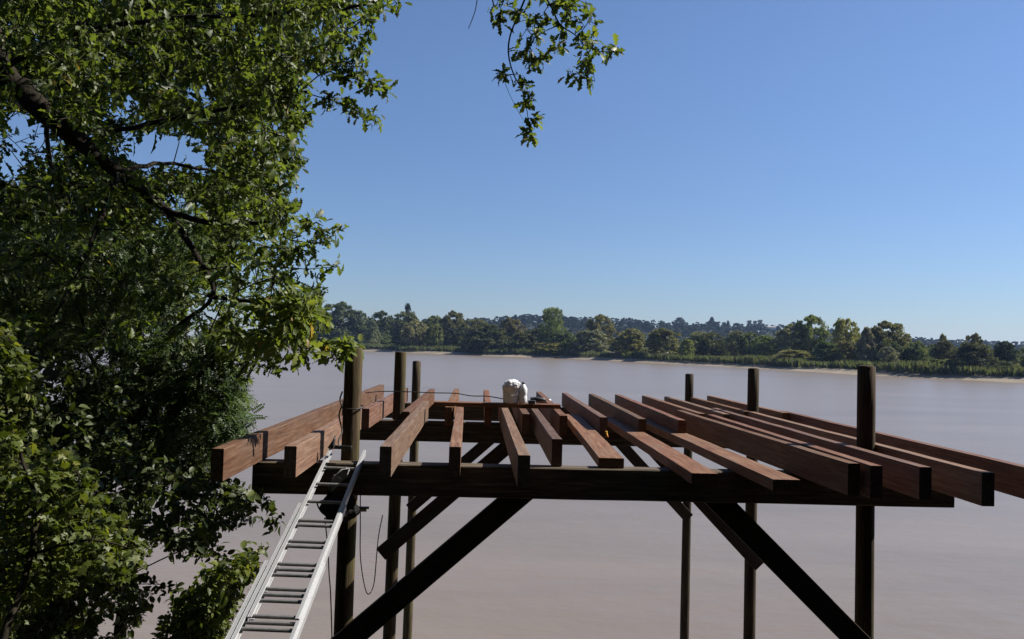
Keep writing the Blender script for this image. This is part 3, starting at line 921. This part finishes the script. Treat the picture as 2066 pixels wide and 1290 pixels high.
m = MB(); m.tube([(-1.7, 0, 0.1), (-0.5, 0.1, 0.35), (0.8, -0.1, 0.3), (1.8, 0.1, 0.15)], [0.2, 0.5, 0.45, 0.15], 8).tube([(0.2, 0, 0.4), (0.9, 0.2, 1.1)], [0.18, 0.05], 6)
o = m.build('driftwood_log', M['bark'], None, at(1124, 723.5, p.y - 2.5) * 1.0); o.location.z = 0.0
tag(o, 'dark stranded log at the point of the far shore', 'log')

# ------------------------------------------------------------------ near trees: leaves
T_OAK_t = [0, .10, .24, .36, .50, .62, .76, .87, 1.0]
T_OAK_w = [.015, .03, .15, .09, .235, .13, .25, .12, .03]


def tmpl_oak():
    V, Fq = [], []
    for t, w in zip(T_OAK_t, T_OAK_w):
        dz = -0.22 * t * t
        V += [(-w, t, dz + 0.32 * w), (0, t, dz), (w, t, dz + 0.32 * w)]
    for i in range(len(T_OAK_t) - 1):
        a = 3 * i
        Fq += [[a, a + 1, a + 4, a + 3], [a + 1, a + 2, a + 5, a + 4]]
    return np.array(V), Fq


def tmpl_simple(w=0.28, n=4):
    V, Fq = [], []
    for i in range(n + 1):
        t = i / n; ww = w * math.sin(PI * t) ** 0.75 * (1.15 - 0.35 * t) + 0.004
        V += [(-ww, t, -0.2 * t * t + 0.3 * ww), (0, t, -0.2 * t * t), (ww, t, -0.2 * t * t + 0.3 * ww)]
    for i in range(n):
        a = 3 * i; Fq += [[a, a + 1, a + 4, a + 3], [a + 1, a + 2, a + 5, a + 4]]
    return np.array(V), Fq


def tmpl_maple():
    h = [(0, 0.0), (.20, -.08), (.44, .02), (.30, .16), (.56, .42), (.30, .44), (.24, .60), (.12, .72)]
    ring = h + [(0, 1.0)] + [(-x, y) for x, y in reversed(h[1:])]
    V = [(0, .34, 0)] + [(x, y, -0.22 * (x * x + (y - .3) ** 2)) for x, y in ring]
    k = len(ring)
    return np.array(V), [[0, 1 + i, 1 + (i + 1) % k] for i in range(k)]


def tmpl_pinnate():
    V, Fq = [], []
    pos = [(0.12 + 0.125 * i, s) for i in range(7) for s in (-1, 1)] + [(0.98, 0)]
    for t, s in pos:
        L, w = 0.24 * (1.0 - 0.35 * abs(t - 0.5)), 0.062
        z = -0.25 * t * t
        d = np.array([s * 0.95, 0.32]) if s else np.array([0.0, 1.0]); d = d / np.linalg.norm(d); e = np.array([-d[1], d[0]])
        b = np.array([0.0, t]); k = len(V)
        for (l, ww, dz) in ((0.0, 0, 0), (0.4, -1, 0.015), (1.0, 0, -0.05), (0.4, 1, 0.015)):
            q = b + d * L * l + e * w * ww
            V.append((q[0], q[1], z + dz))
        Fq.append([k, k + 1, k + 2, k + 3])
    return np.array(V), Fq


TM = {'oak': tmpl_oak(), 'simple': tmpl_simple(), 'maple': tmpl_maple(), 'pinnate': tmpl_pinnate()}


def nrmz(a):
    return a / np.maximum(1e-9, np.linalg.norm(a, axis=1))[:, None]


def leaf_arrays(centers, outdir, per, spread, size, rg, updir=0.9, droop=0.25, side=0.25):
    """rosettes of leaves about twig tips"""
    n = len(centers) * per
    C = np.repeat(np.asarray(centers), per, 0)
    O = np.repeat(np.asarray(outdir), per, 0)
    d = nrmz(O * 0.7 + unit(n, rg) * 1.0 + np.array([0, 0, -droop]))
    P = C + unit(n, rg) * (spread * rg.uniform(0.1, 1.0, n))[:, None] - O * (spread * rg.uniform(0, 0.8, n))[:, None]
    nn = unit(n, rg) * 0.75 + np.array([side, 0.0, updir])
    nn = nn - (nn * d).sum(1)[:, None] * d
    nn = nrmz(nn)
    s = size * np.clip(rg.normal(0.95, 0.27, n), 0.35, 1.6)
    return P, d, nn, s


def leaves_obj(name, arrs, tmpl, mat, parent, rg, tint_mu=0.45, tint_sd=0.22):
    P = np.concatenate([a[0] for a in arrs]); D = np.concatenate([a[1] for a in arrs]); Nn = np.concatenate([a[2] for a in arrs]); S = np.concatenate([a[3] for a in arrs])
    V0, F0 = TM[tmpl]
    n = len(P); k = len(V0)
    X = np.cross(D, Nn)
    V = P[:, None, :] + S[:, None, None] * (V0[None, :, 0, None] * X[:, None, :] + V0[None, :, 1, None] * D[:, None, :] + V0[None, :, 2, None] * Nn[:, None, :])
    V = V.reshape(-1, 3) - np.array(parent.location)[None, :]
    f0 = np.concatenate([np.array(f) for f in F0]); sz0 = np.array([len(f) for f in F0])
    ff = (f0[None, :] + (np.arange(n) * k)[:, None]).ravel()
    sz = np.tile(sz0, n)
    t = np.clip(rg.normal(tint_mu, tint_sd, n), 0, 1)
    tint = np.repeat(t, len(F0))
    return link(name, mesh_np(name, V, ff, sz, False, tint), mat, parent)


def in_poly(x, y, poly):
    c = False; j = len(poly) - 1
    for i in range(len(poly)):
        xi, yi = poly[i]; xj, yj = poly[j]
        if (yi > y) != (yj > y) and x < (xj - xi) * (y - yi) / (yj - yi) + xi: c = not c
        j = i
    return c


def fill(poly, y0, y1, n, gaps=(), bias=1.0):
    xs_ = [p[0] for p in poly]; ys_ = [p[1] for p in poly]
    out = []
    tries = 0
    while len(out) < n and tries < n * 60:
        tries += 1
        px = random.uniform(min(xs_), max(xs_)); py = random.uniform(min(ys_), max(ys_))
        if not in_poly(px, py, poly): continue
        g = False
        for (cx, cy, rx, ry) in gaps:
            if ((px - cx) / rx) ** 2 + ((py - cy) / ry) ** 2 < 1: g = True; break
        if g: continue
        out.append(at(px, py, y0 + (y1 - y0) * random.random() ** bias))
    return out


class Wood:
    """branches of one tree: polylines with radii, twigs grown to every tip"""

    def __init__(self):
        self.t = []; self.nodes = []

    def limb(self, pts, r0, r1, sub=6, jit=0.04):
        P = [Vector(p) for p in pts]; o = []
        if self.nodes:                      # every limb springs from the wood already there
            q = min(self.nodes, key=lambda v: (v - P[0]).length_squared)
            if (q - P[0]).length > 1e-4: P.insert(0, q.copy())
        for i in range(len(P) - 1):
            p0, p1, p2, p3 = P[max(i - 1, 0)], P[i], P[i + 1], P[min(i + 2, len(P) - 1)]
            for k in range(sub):
                t = k / sub
                q = 0.5 * ((2 * p1) + (-p0 + p2) * t + (2 * p0 - 5 * p1 + 4 * p2 - p3) * t * t + (-p0 + 3 * p1 - 3 * p2 + p3) * t ** 3)
                o.append(q + Vector((random.uniform(-jit, jit), random.uniform(-jit, jit), random.uniform(-jit, jit))) * min(1, r0 * 8))
        o.append(P[-1])
        n = len(o)
        self.t.append((o, [r0 + (r1 - r0) * (i / (n - 1)) for i in range(n)], 9 if r0 > 0.04 else 6))
        self.nodes += o
        return o

    def twigs(self, centers, r=0.006):
        nodes = np.array([tuple(p) for p in self.nodes])
        C = np.array([tuple(c) for c in centers])
        dist = np.min(np.linalg.norm(C[:, None, :] - nodes[None, ::3, :], axis=2), axis=1)
        dirs = [None] * len(centers)
        buf = np.zeros((len(nodes) + 2 * len(centers), 3)); buf[:len(nodes)] = nodes; k = len(nodes)
        for i in np.argsort(dist):
            c = C[i]
            j = int(np.argmin(((buf[:k] - c) ** 2).sum(1)))
            a = Vector(buf[j]); b2 = Vector(c)
            L = (b2 - a).length
            md = a.lerp(b2, 0.55) + Vector((random.uniform(-1, 1), random.uniform(-1, 1), random.uniform(-0.2, 1))) * L * 0.12
            self.t.append(([a, md, b2], [r * (0.6 + 1.2 * min(1, L)), r * 0.7, r * 0.35], 4))
            d = (b2 - md); d = d.normalized() if d.length > 1e-6 else Vector((0, 0, 1))
            dirs[i] = tuple(d)
            buf[k] = md; buf[k + 1] = c; k += 2
        return np.array(dirs)

    def build(self, name, parent, mat, which=None):
        m = MB()
        for pts, rad, n in self.t:
            m.tube([p - parent.location for p in pts], rad, n, cap=False)
        return m.build(name, mat, parent)


def polyline_clusters(pts, y, n, jit=8):
    out = []
    P = [Vector((a, b2, 0)) for a, b2 in pts]
    Ls = [(P[i + 1] - P[i]).length for i in range(len(P) - 1)]; T = sum(Ls)
    for k in range(n):
        s = T * (0.25 + 0.75 * (k + random.random()) / n)
        for i, l in enumerate(Ls):
            if s <= l or i == len(Ls) - 1:
                q = P[i].lerp(P[i + 1], min(1, s / l)); break
            s -= l
        out.append(at(q.x + random.uniform(-jit, jit), q.y + random.uniform(-jit, jit), y + random.uniform(-0.12, 0.12)))
    return out


# ---- the oak
rg = np.random.default_rng(11)
oak = empty('oak_tree', (-5.4, 6.3, CZ - 4.2), 'large oak with lobed leaves and a heavy dark limb filling the upper left', 'tree')
wt = Wood()
wt.limb([(-5.4, 6.3, CZ - 4.3), (-5.3, 6.4, CZ - 2.0), (-5.0, 6.6, CZ + 0.6), (-4.6, 6.8, CZ + 2.6), (-4.4, 6.6, CZ + 4.6), (-4.2, 6.0, CZ + 6.4)], 0.30, 0.10)
wt.limb([(-5.0, 6.6, CZ + 1.2), at(-60, 60, 6.8), at(0, 140, 6.8), at(90, 225, 6.8), at(160, 285, 6.8), at(240, 350, 6.8), at(330, 420, 6.9)], 0.16, 0.035, jit=0.02)
w = Wood()
w.nodes = list(wt.nodes)
limbs = [
    ([at(0, 140, 6.8), at(150, 70, 6.6), at(320, 40, 6.4), at(520, 30, 6.3), at(680, 20, 6.3), at(800, -10, 6.4)], 0.03, 0.008),
    ([at(160, 285, 6.8), at(300, 250, 6.6), at(450, 220, 6.5), at(560, 200, 6.4), at(620, 185, 6.4)], 0.026, 0.008),
    ([at(330, 420, 6.9), at(420, 450, 6.7), at(520, 450, 6.5), at(595, 442, 6.4)], 0.03, 0.008),
    ([at(330, 420, 6.9), at(400, 520, 6.7), at(430, 600, 6.5), at(345, 665, 6.4)], 0.03, 0.014),
    ([at(430, 600, 6.5), at(520, 610, 6.4), at(590, 640, 6.3), at(640, 690, 6.35)], 0.022, 0.007),
    ([at(240, 350, 6.8), at(200, 450, 6.2), at(150, 560, 5.9), at(100, 660, 5.7)], 0.03, 0.008),
    ([at(240, 350, 6.8), at(330, 330, 7.6), at(460, 350, 8.0), at(540, 360, 8.1)], 0.03, 0.008),
    ([at(90, 225, 6.8), at(120, 380, 7.8), at(220, 520, 8.2), at(330, 600, 8.2)], 0.03, 0.008),
    ([at(-60, 60, 6.8), at(100, -60, 5.6), at(300, -60, 5.3), at(500, -50, 5.2)], 0.04, 0.010),
]
for p, r0, r1 in limbs: w.limb(p, r0, r1, jit=0.05)
OAKP = [(-160, -130), (810, -130), (795, 0), (740, 30), (690, 62), (700, 100), (675, 130), (640, 165), (610, 200), (612, 240), (590, 290), (570, 330), (580, 380), (592, 430), (598, 500), (590, 555), (640, 590), (648, 650), (628, 690), (560, 712), (480, 700), (420, 690), (330, 680), (200, 700), (0, 720), (-160, 720)]
OAKG = [(42, 268, 26, 46), (20, 335, 26, 22), (100, 300, 22, 34), (298, 300, 38, 40), (360, 300, 34, 34), (405, 325, 18, 24), (252, 225, 15, 22), (366, 425, 20, 22), (405, 190, 14, 14), (640, 50, 12, 16), (520, 225, 8, 8), (395, 620, 12, 14), (440, 622, 14, 10), (580, 605, 12, 12)]
cl = fill(OAKP, 5.3, 10.5, 3700, OAKG, 0.8)
outer = fill([(430, -60), (790, -60), (780, 0), (640, 170), (600, 290), (590, 430), (600, 560), (640, 600), (630, 690), (560, 715), (470, 690), (420, 560), (440, 300), (420, 100)], 5.7, 7.4, 520, OAKG)
cl += outer + fill([(-120, -120), (330, -120), (330, 150), (150, 190), (60, 110), (-120, 60)], 5.2, 6.6, 260, ()) + fill([(420, 660), (545, 690), (535, 725), (495, 775), (440, 760)], 6.5, 7.4, 60, ())
LIMB = [Vector((a, b2, 0)) for a, b2 in [(-20, 120), (0, 140), (90, 225), (160, 285), (215, 330)]]


def clear_of_limb(c):
    if c.y > 7.0: return True
    p = Vector((1033 + F_PX * (c - Vector((0, 0, CZ))).dot(c_r) / (c - Vector((0, 0, CZ))).dot(c_f), 645 - F_PX * (c - Vector((0, 0, CZ))).dot(c_u) / (c - Vector((0, 0, CZ))).dot(c_f), 0))
    d = min((p - a.lerp(b2, t / 4)).length for a, b2 in zip(LIMB, LIMB[1:]) for t in range(5))
    return d > 20 or random.random() < 0.5


from mathutils import noise as mnoise
LOW = at(585, 650, 6.3)      # the low outer boughs are thinner and let the sun in
cl = [c for c in cl if (abs(c.x - LOW.x) > 0.38 or abs(c.z - LOW.z) > 0.45 or random.random() < 0.6) and clear_of_limb(c) and mnoise.noise(c * 2.3) + 0.4 * mnoise.noise(c * 5.1) > -0.17]
sprigs = [([(610, 180), (680, 127), (716, 128), (734, 95), (750, 62)], 6.35, 9, 5), ([(680, 127), (715, 158), (745, 162), (775, 168), (778, 192)], 6.35, 9, 7), ([(610, 185), (640, 195), (690, 210), (735, 232), (758, 246)], 6.4, 14, 14),
          ([(585, 435), (640, 462), (676, 462)], 6.35, 9, 11), ([(560, 547), (625, 543), (682, 538)], 6.35, 4, 4), ([(590, 600), (650, 580), (662, 590)], 6.3, 5, 8), ([(640, 690), (680, 706), (712, 692)], 6.42, 7, 8),
          ([(560, 700), (545, 745)], 6.3, 6, 8), ([(620, 690), (615, 735)], 6.3, 3, 5), ([(690, 705), (693, 745)], 6.4, 2, 3), ([(700, 60), (760, 20), (800, 5)], 6.3, 7, 9), ([(590, 320), (605, 320)], 6.5, 3, 5), ([(560, 300), (610, 245)], 6.6, 3, 4), ([(550, 410), (600, 412)], 6.4, 4, 6), ([(560, 330), (604, 338)], 6.4, 4, 7), ([(570, 250), (600, 235), (612, 246)], 6.5, 4, 6), ([(560, 380), (588, 372)], 6.3, 3, 6), ([(575, 480), (640, 490), (665, 478)], 6.4, 6, 9), ([(570, 510), (625, 505)], 6.3, 4, 8), ([(640, 140), (690, 150), (712, 140)], 6.4, 5, 8), ([(680, 60), (722, 85), (728, 110)], 6.4, 5, 8), ([(600, 610), (655, 640), (660, 655)], 6.3, 6, 8)]
for pts, y, n, j in sprigs:
    w.limb([at(a, b2, y) for a, b2 in pts], 0.006, 0.002, 4, 0.01)
    cl += polyline_clusters(pts, y, n, j)
dirs = w.twigs(cl)
A = [leaf_arrays([tuple(c) for c in cl], dirs, 10, 0.08, 0.076, rg)]
OAKG2 = [(a, b2, c * 1.5 + 8, d * 1.5 + 8) for a, b2, c, d in OAKG]
bc = fill([(-160, -130), (690, -130), (650, 40), (560, 190), (520, 330), (520, 470), (420, 560), (300, 660), (0, 720), (-160, 720)], 9.5, 12.0, 2000, OAKG2)
A.append(leaf_arrays([tuple(c) for c in bc], unit(len(bc), rg), 10, 0.22, 0.19, rg))
lc = fill([(540, 560), (640, 590), (650, 650), (640, 700), (600, 725), (540, 715), (470, 700), (500, 620)], 5.7, 6.3, 60, OAKG)
lc += polyline_clusters([(620, 690), (680, 704), (712, 692)], 6.38, 9, 7)
A3 = [leaf_arrays([tuple(c) for c in lc], w.twigs(lc), 9, 0.085, 0.098, rg, updir=0.45, side=0.6)]
# same oak's crown, extended unseen overhead and behind the photographer to block skylight
ov = []
for _ in range(900):
    ov.append(Vector((random.uniform(-6, 5.5), random.uniform(-7, 2.6), CZ + random.uniform(2.6, 6.2))))
wt.limb([(-4.4, 6.6, CZ + 4.6), (-3, 4.5, CZ + 4.4), (-1, 2, CZ + 4.2), (1.5, -1, CZ + 4.3), (4, -4, CZ + 4.5)], 0.12, 0.03)
wt.limb([(-4.6, 6.4, CZ + 3.6), (-4, 3, CZ + 4.0), (-3.5, -1, CZ + 4.0), (-3, -5, CZ + 4.4)], 0.12, 0.03)
wt.limb([(-1, 2, CZ + 4.2), (0.2, 4.2, CZ + 3.6), (0.6, 5.3, CZ + 2.9), at(1075, -40, 5.6)], 0.05, 0.012)
A2 = [leaf_arrays([tuple(c) for c in ov], unit(len(ov), rg), 9, 0.30, 0.26, rg)]
wt.build('trunk', oak, M['bark'])
w.build('branches', oak, M['bark'])
leaves_obj('crown', A + A2, 'oak', M['oak'], oak, rg, 0.41, 0.22)
tag(leaves_obj('leaf_spray', A3, 'oak', M['oak'], oak, rg, 0.74, 0.13), 'yellow-green leaves tinted brighter to look sunlit, reaching the top of the nearest left post')  # the sun on these leaves is put in by a raised tint
# the hanging spray
hw = Wood()
HY = 5.6
hs = [([(1075, -40), (1050, 20), (1030, 70), (1026, 110), (1036, 150), (1052, 180), (1062, 215), (1068, 270)], 0.008, 0.002),
      ([(1050, 20), (1015, 10), (996, 12)], 0.004, 0.002), ([(1036, 150), (1012, 152)], 0.003, 0.002), ([(1075, -40), (1110, 10), (1130, 50), (1165, 75), (1190, 115), (1200, 165)], 0.008, 0.002),
      ([(1175, 90), (1215, 105), (1248, 95)], 0.004, 0.002), ([(1130, 50), (1080, 75), (1068, 110), (1070, 145)], 0.004, 0.002), ([(1110, 10), (1160, -10), (1190, -20)], 0.006, 0.003), ([(1020, 170), (1040, 215), (1058, 245)], 0.002, 0.0012),
      ([(980, -60), (963, 0), (958, 25), (945, 58)], 0.005, 0.0025), ([(1165, 75), (1190, 40), (1200, 15)], 0.004, 0.002)]
for pts, r0, r1 in hs: hw.limb([at(a, b2, HY) for a, b2 in pts], r0, r1, 5, 0.008)
hc = []
for poly, n in [([(1000, -30), (1060, -30), (1065, 45), (1030, 45), (1000, 20)], 9), ([(1060, -30), (1110, -30), (1098, 55), (1070, 60)], 10), ([(1100, -30), (1200, -30), (1206, 50), (1196, 92), (1150, 95), (1118, 50)], 34),
                ([(1035, 75), (1095, 70), (1094, 118), (1078, 146), (1052, 130)], 15), ([(1166, 95), (1205, 95), (1204, 145), (1176, 140)], 10), ([(1120, 85), (1138, 85), (1130, 108)], 3)]:
    hc += fill(poly, HY - 0.15, HY + 0.15, n)
for c, n, j in [((1005, 45), 3, 8), ((1008, 152), 4, 9), ((1050, 160), 3, 8), ((1066, 190), 4, 12), ((1060, 208), 3, 8), ((1074, 240), 3, 6), ((1062, 262), 3, 7), ((1070, 278), 2, 4), ((1238, 98), 3, 8), ((1225, 112), 2, 6), ((1150, 148), 2, 6), ((1188, 165), 3, 7), ((1165, 155), 2, 8), ((998, 12), 1, 3), ((1010, 30), 2, 5)]:
    for _ in range(n): hc.append(at(c[0] + random.uniform(-j, j), c[1] + random.uniform(-j, j), HY + random.uniform(-0.05, 0.05)))
hd = hw.twigs(hc, 0.004)
spray = leaves_obj('hanging_branch', [leaf_arrays([tuple(c) for c in hc], hd, 6, 0.04, 0.075, rg)], 'oak', M['oak'], oak, rg)
tag(spray, 'leafy oak spray hanging against the sky at the top centre')
tw = hw.build('twig', oak, M['bark']); tw.parent = spray


# ---- the lower trees and shrubs on the bank
def bush(name, loc, label, cat, regions, limbs, tmpl, mat, per, spread, size, seed, sprg=(), mu=0.45, sd=0.22, droop=0.25):
    rg = np.random.default_rng(seed)
    root = empty(name, loc, label, cat)
    w1 = Wood(); w2 = Wood()
    for p, r0, r1 in limbs: w1.limb(p, r0, r1, 6, 0.05)
    w2.nodes = list(w1.nodes)
    cl = []
    for poly, y0, y1, n, gaps in regions: cl += fill(poly, y0, y1, n, gaps)
    for pts, y, n, j in sprg:
        w2.limb([at(a, b2, y) for a, b2 in pts], 0.006, 0.002, 4, 0.01)
        cl += polyline_clusters(pts, y, n, j)
    d = w2.twigs(cl, 0.005)
    w1.build('trunk', root, M['bark']); w2.build('branches', root, M['bark'])
    leaves_obj('crown', [leaf_arrays([tuple(c) for c in cl], d, per, spread, size, rg, droop=droop)], tmpl, mat, root, rg, mu, sd)
    return root


bush('acacia_tree', (-3.4, 7.4, CZ - 5.0), 'feathery blue-green acacia with tiny leaflets behind the end of the leftmost joist', 'tree',
     [([(120, 760), (260, 690), (330, 670), (420, 680), (478, 745), (496, 790), (486, 830), (500, 870), (480, 905), (440, 905), (420, 960), (330, 980), (240, 930), (140, 840)], 6.7, 8.6, 620, ()),
      ([(-60, 470), (120, 440), (300, 480), (380, 420), (420, 520), (350, 640), (200, 700), (-60, 720)], 7.0, 9.4, 520, ((395, 620, 12, 14),))],
     [([(-3.4, 7.4, CZ - 5.2), (-3.2, 7.4, CZ - 3.0), at(300, 900, 7.4), at(330, 800, 7.4), at(400, 740, 7.3)], 0.07, 0.015), ([at(300, 900, 7.4), at(200, 760, 7.6), at(150, 600, 7.9)], 0.04, 0.01), ([at(330, 800, 7.4), at(430, 820, 7.1), at(480, 850, 7.0)], 0.02, 0.006)],
     'pinnate', M['acacia'], 9, 0.10, 0.135, 21, [([(430, 790), (480, 800), (505, 805)], 7.0, 4, 8), ([(440, 850), (500, 845), (512, 870)], 6.9, 4, 8), ([(430, 700), (470, 690)], 7.0, 4, 8)])
bush('dark_shrub', (-2.6, 6.4, CZ - 4.6), 'dark shaded shrub with pointed leaves under the left end of the front beam', 'shrub',
     [([(-80, 860), (150, 830), (300, 920), (420, 950), (500, 985), (530, 1005), (500, 1030), (450, 1060), (430, 1110), (370, 1130), (320, 1090), (260, 1110), (200, 1180), (170, 1320), (-80, 1330)], 5.4, 7.4, 1250, ((280, 1180, 30, 40), (310, 1110, 18, 10))),
      ([(-80, 1100), (200, 1120), (260, 1150), (300, 1210), (260, 1330), (-80, 1330)], 5.8, 7.4, 330, ((300, 1160, 26, 30), (215, 1262, 24, 20))),
      ([(-80, 690), (120, 700), (260, 800), (300, 920), (100, 950), (-80, 950)], 5.6, 7.4, 380, ())],
     [([(-2.6, 6.4, CZ - 4.8), (-3.2, 6.6, CZ - 3.4), at(150, 1120, 6.6), at(190, 1000, 6.5), at(330, 950, 6.2)], 0.045, 0.012), ([at(150, 1120, 6.6), at(120, 1000, 6.2), at(60, 860, 6.2)], 0.03, 0.008), ([at(190, 1000, 6.5), at(400, 1000, 6.1), at(490, 1000, 6.1)], 0.02, 0.006), ([at(-20, 1010, 5.0), at(50, 1060, 5.0), at(85, 1130, 5.2), at(80, 1220, 5.4)], 0.012, 0.006)],
     'simple', M['shrub'], 11, 0.085, 0.062, 22, [([(480, 990), (530, 1000), (550, 1045), (555, 1068)], 6.0, 6, 7), ([(430, 1060), (500, 1040), (495, 1060)], 6.0, 4, 7), ([(410, 1090), (440, 1120), (455, 1130)], 6.0, 4, 8), ([(250, 1170), (330, 1180), (350, 1200)], 6.0, 4, 9)])
bush('maple_sapling', (-2.3, 3.9, CZ - 3.4), 'bright green maple sapling with broad lobed leaves in the lower left corner', 'tree',
     [([(-100, 830), (40, 850), (90, 900), (180, 930), (200, 1010), (290, 1090), (310, 1140), (240, 1160), (180, 1170), (120, 1200), (60, 1260), (-100, 1300)], 4.4, 5.9, 800, ()),
      ([(-100, 640), (20, 660), (60, 720), (90, 800), (60, 860), (-100, 850)], 4.6, 5.9, 210, ())],
     [([(-2.3, 3.9, CZ - 3.6), (-2.45, 4.2, CZ - 2.0), at(60, 1120, 4.5), at(70, 1000, 4.6), at(0, 800, 4.7)], 0.03, 0.006), ([at(60, 1120, 4.5), at(180, 1090, 4.5), at(270, 1110, 4.6)], 0.012, 0.004)],
     'maple', M['maple'], 8, 0.085, 0.048, 23)
bush('hazel_bush', (-1.75, 5.3, CZ - 4.0), 'yellow-green low bush in the bottom edge left of the ladder', 'bush',
     [([(420, 1150), (470, 1120), (510, 1130), (500, 1180), (470, 1230), (440, 1300), (400, 1330), (300, 1330), (330, 1250), (370, 1200)], 4.9, 6.0, 260, ((345, 1278, 22, 14),)), ([(390, 1210), (470, 1185), (455, 1250), (430, 1330), (360, 1330)], 4.9, 5.7, 90, ())],
     [([(-1.75, 5.3, CZ - 4.2), (-1.8, 5.35, CZ - 2.6), at(400, 1290, 5.4), at(440, 1190, 5.4), at(490, 1130, 5.4)], 0.03, 0.006)],
     'simple', M['maple'], 9, 0.075, 0.055, 24, [([(470, 1150), (505, 1120), (528, 1105)], 5.3, 6, 7), ([(460, 1180), (515, 1150)], 5.3, 5, 6)])

# ------------------------------------------------------------------ unseen trees added behind the photographer to block skylight
protoW = [crown_geo(170 + i, PROF['round'], 60, 40, 0.045) for i in range(3)]
spots = []
for i in range(46):
    x = -34 + 68 * random.random(); y = random.uniform(-16, -5)
    if i < 14: x, y = -26 + i * 4 + random.uniform(-1, 1), random.uniform(-7, -4)
    if i >= 36: x, y = 9.5 + (i - 36) * 1.5, random.uniform(-3, 2.6)
    h = random.uniform(10, 16)
    spots.append((x, y, CZ - 2.0, h * random.uniform(0.5, 0.8), h))
mass('unseen_shade_trees', spots, protoW, (0.032, 0.045, 0.018, 1), 'unseen trees added on the near bank behind the viewpoint to block skylight')

# ------------------------------------------------------------------ haze over the river
hm, nt, out = new_mat('river_haze')
pv = nt.nodes.new('ShaderNodeVolumePrincipled')
pv.inputs['Color'].default_value = (0.38, 0.56, 0.95, 1); pv.inputs['Density'].default_value = 0.00007; pv.inputs['Anisotropy'].default_value = 0.2
nt.links.new(pv.outputs[0], out.inputs['Volume'])
o = MB().box((0, 1500, 43), (7400, 4400, 92)).build('haze', hm)
tag(o, 'thin blue haze over the river', 'haze', kind='stuff')
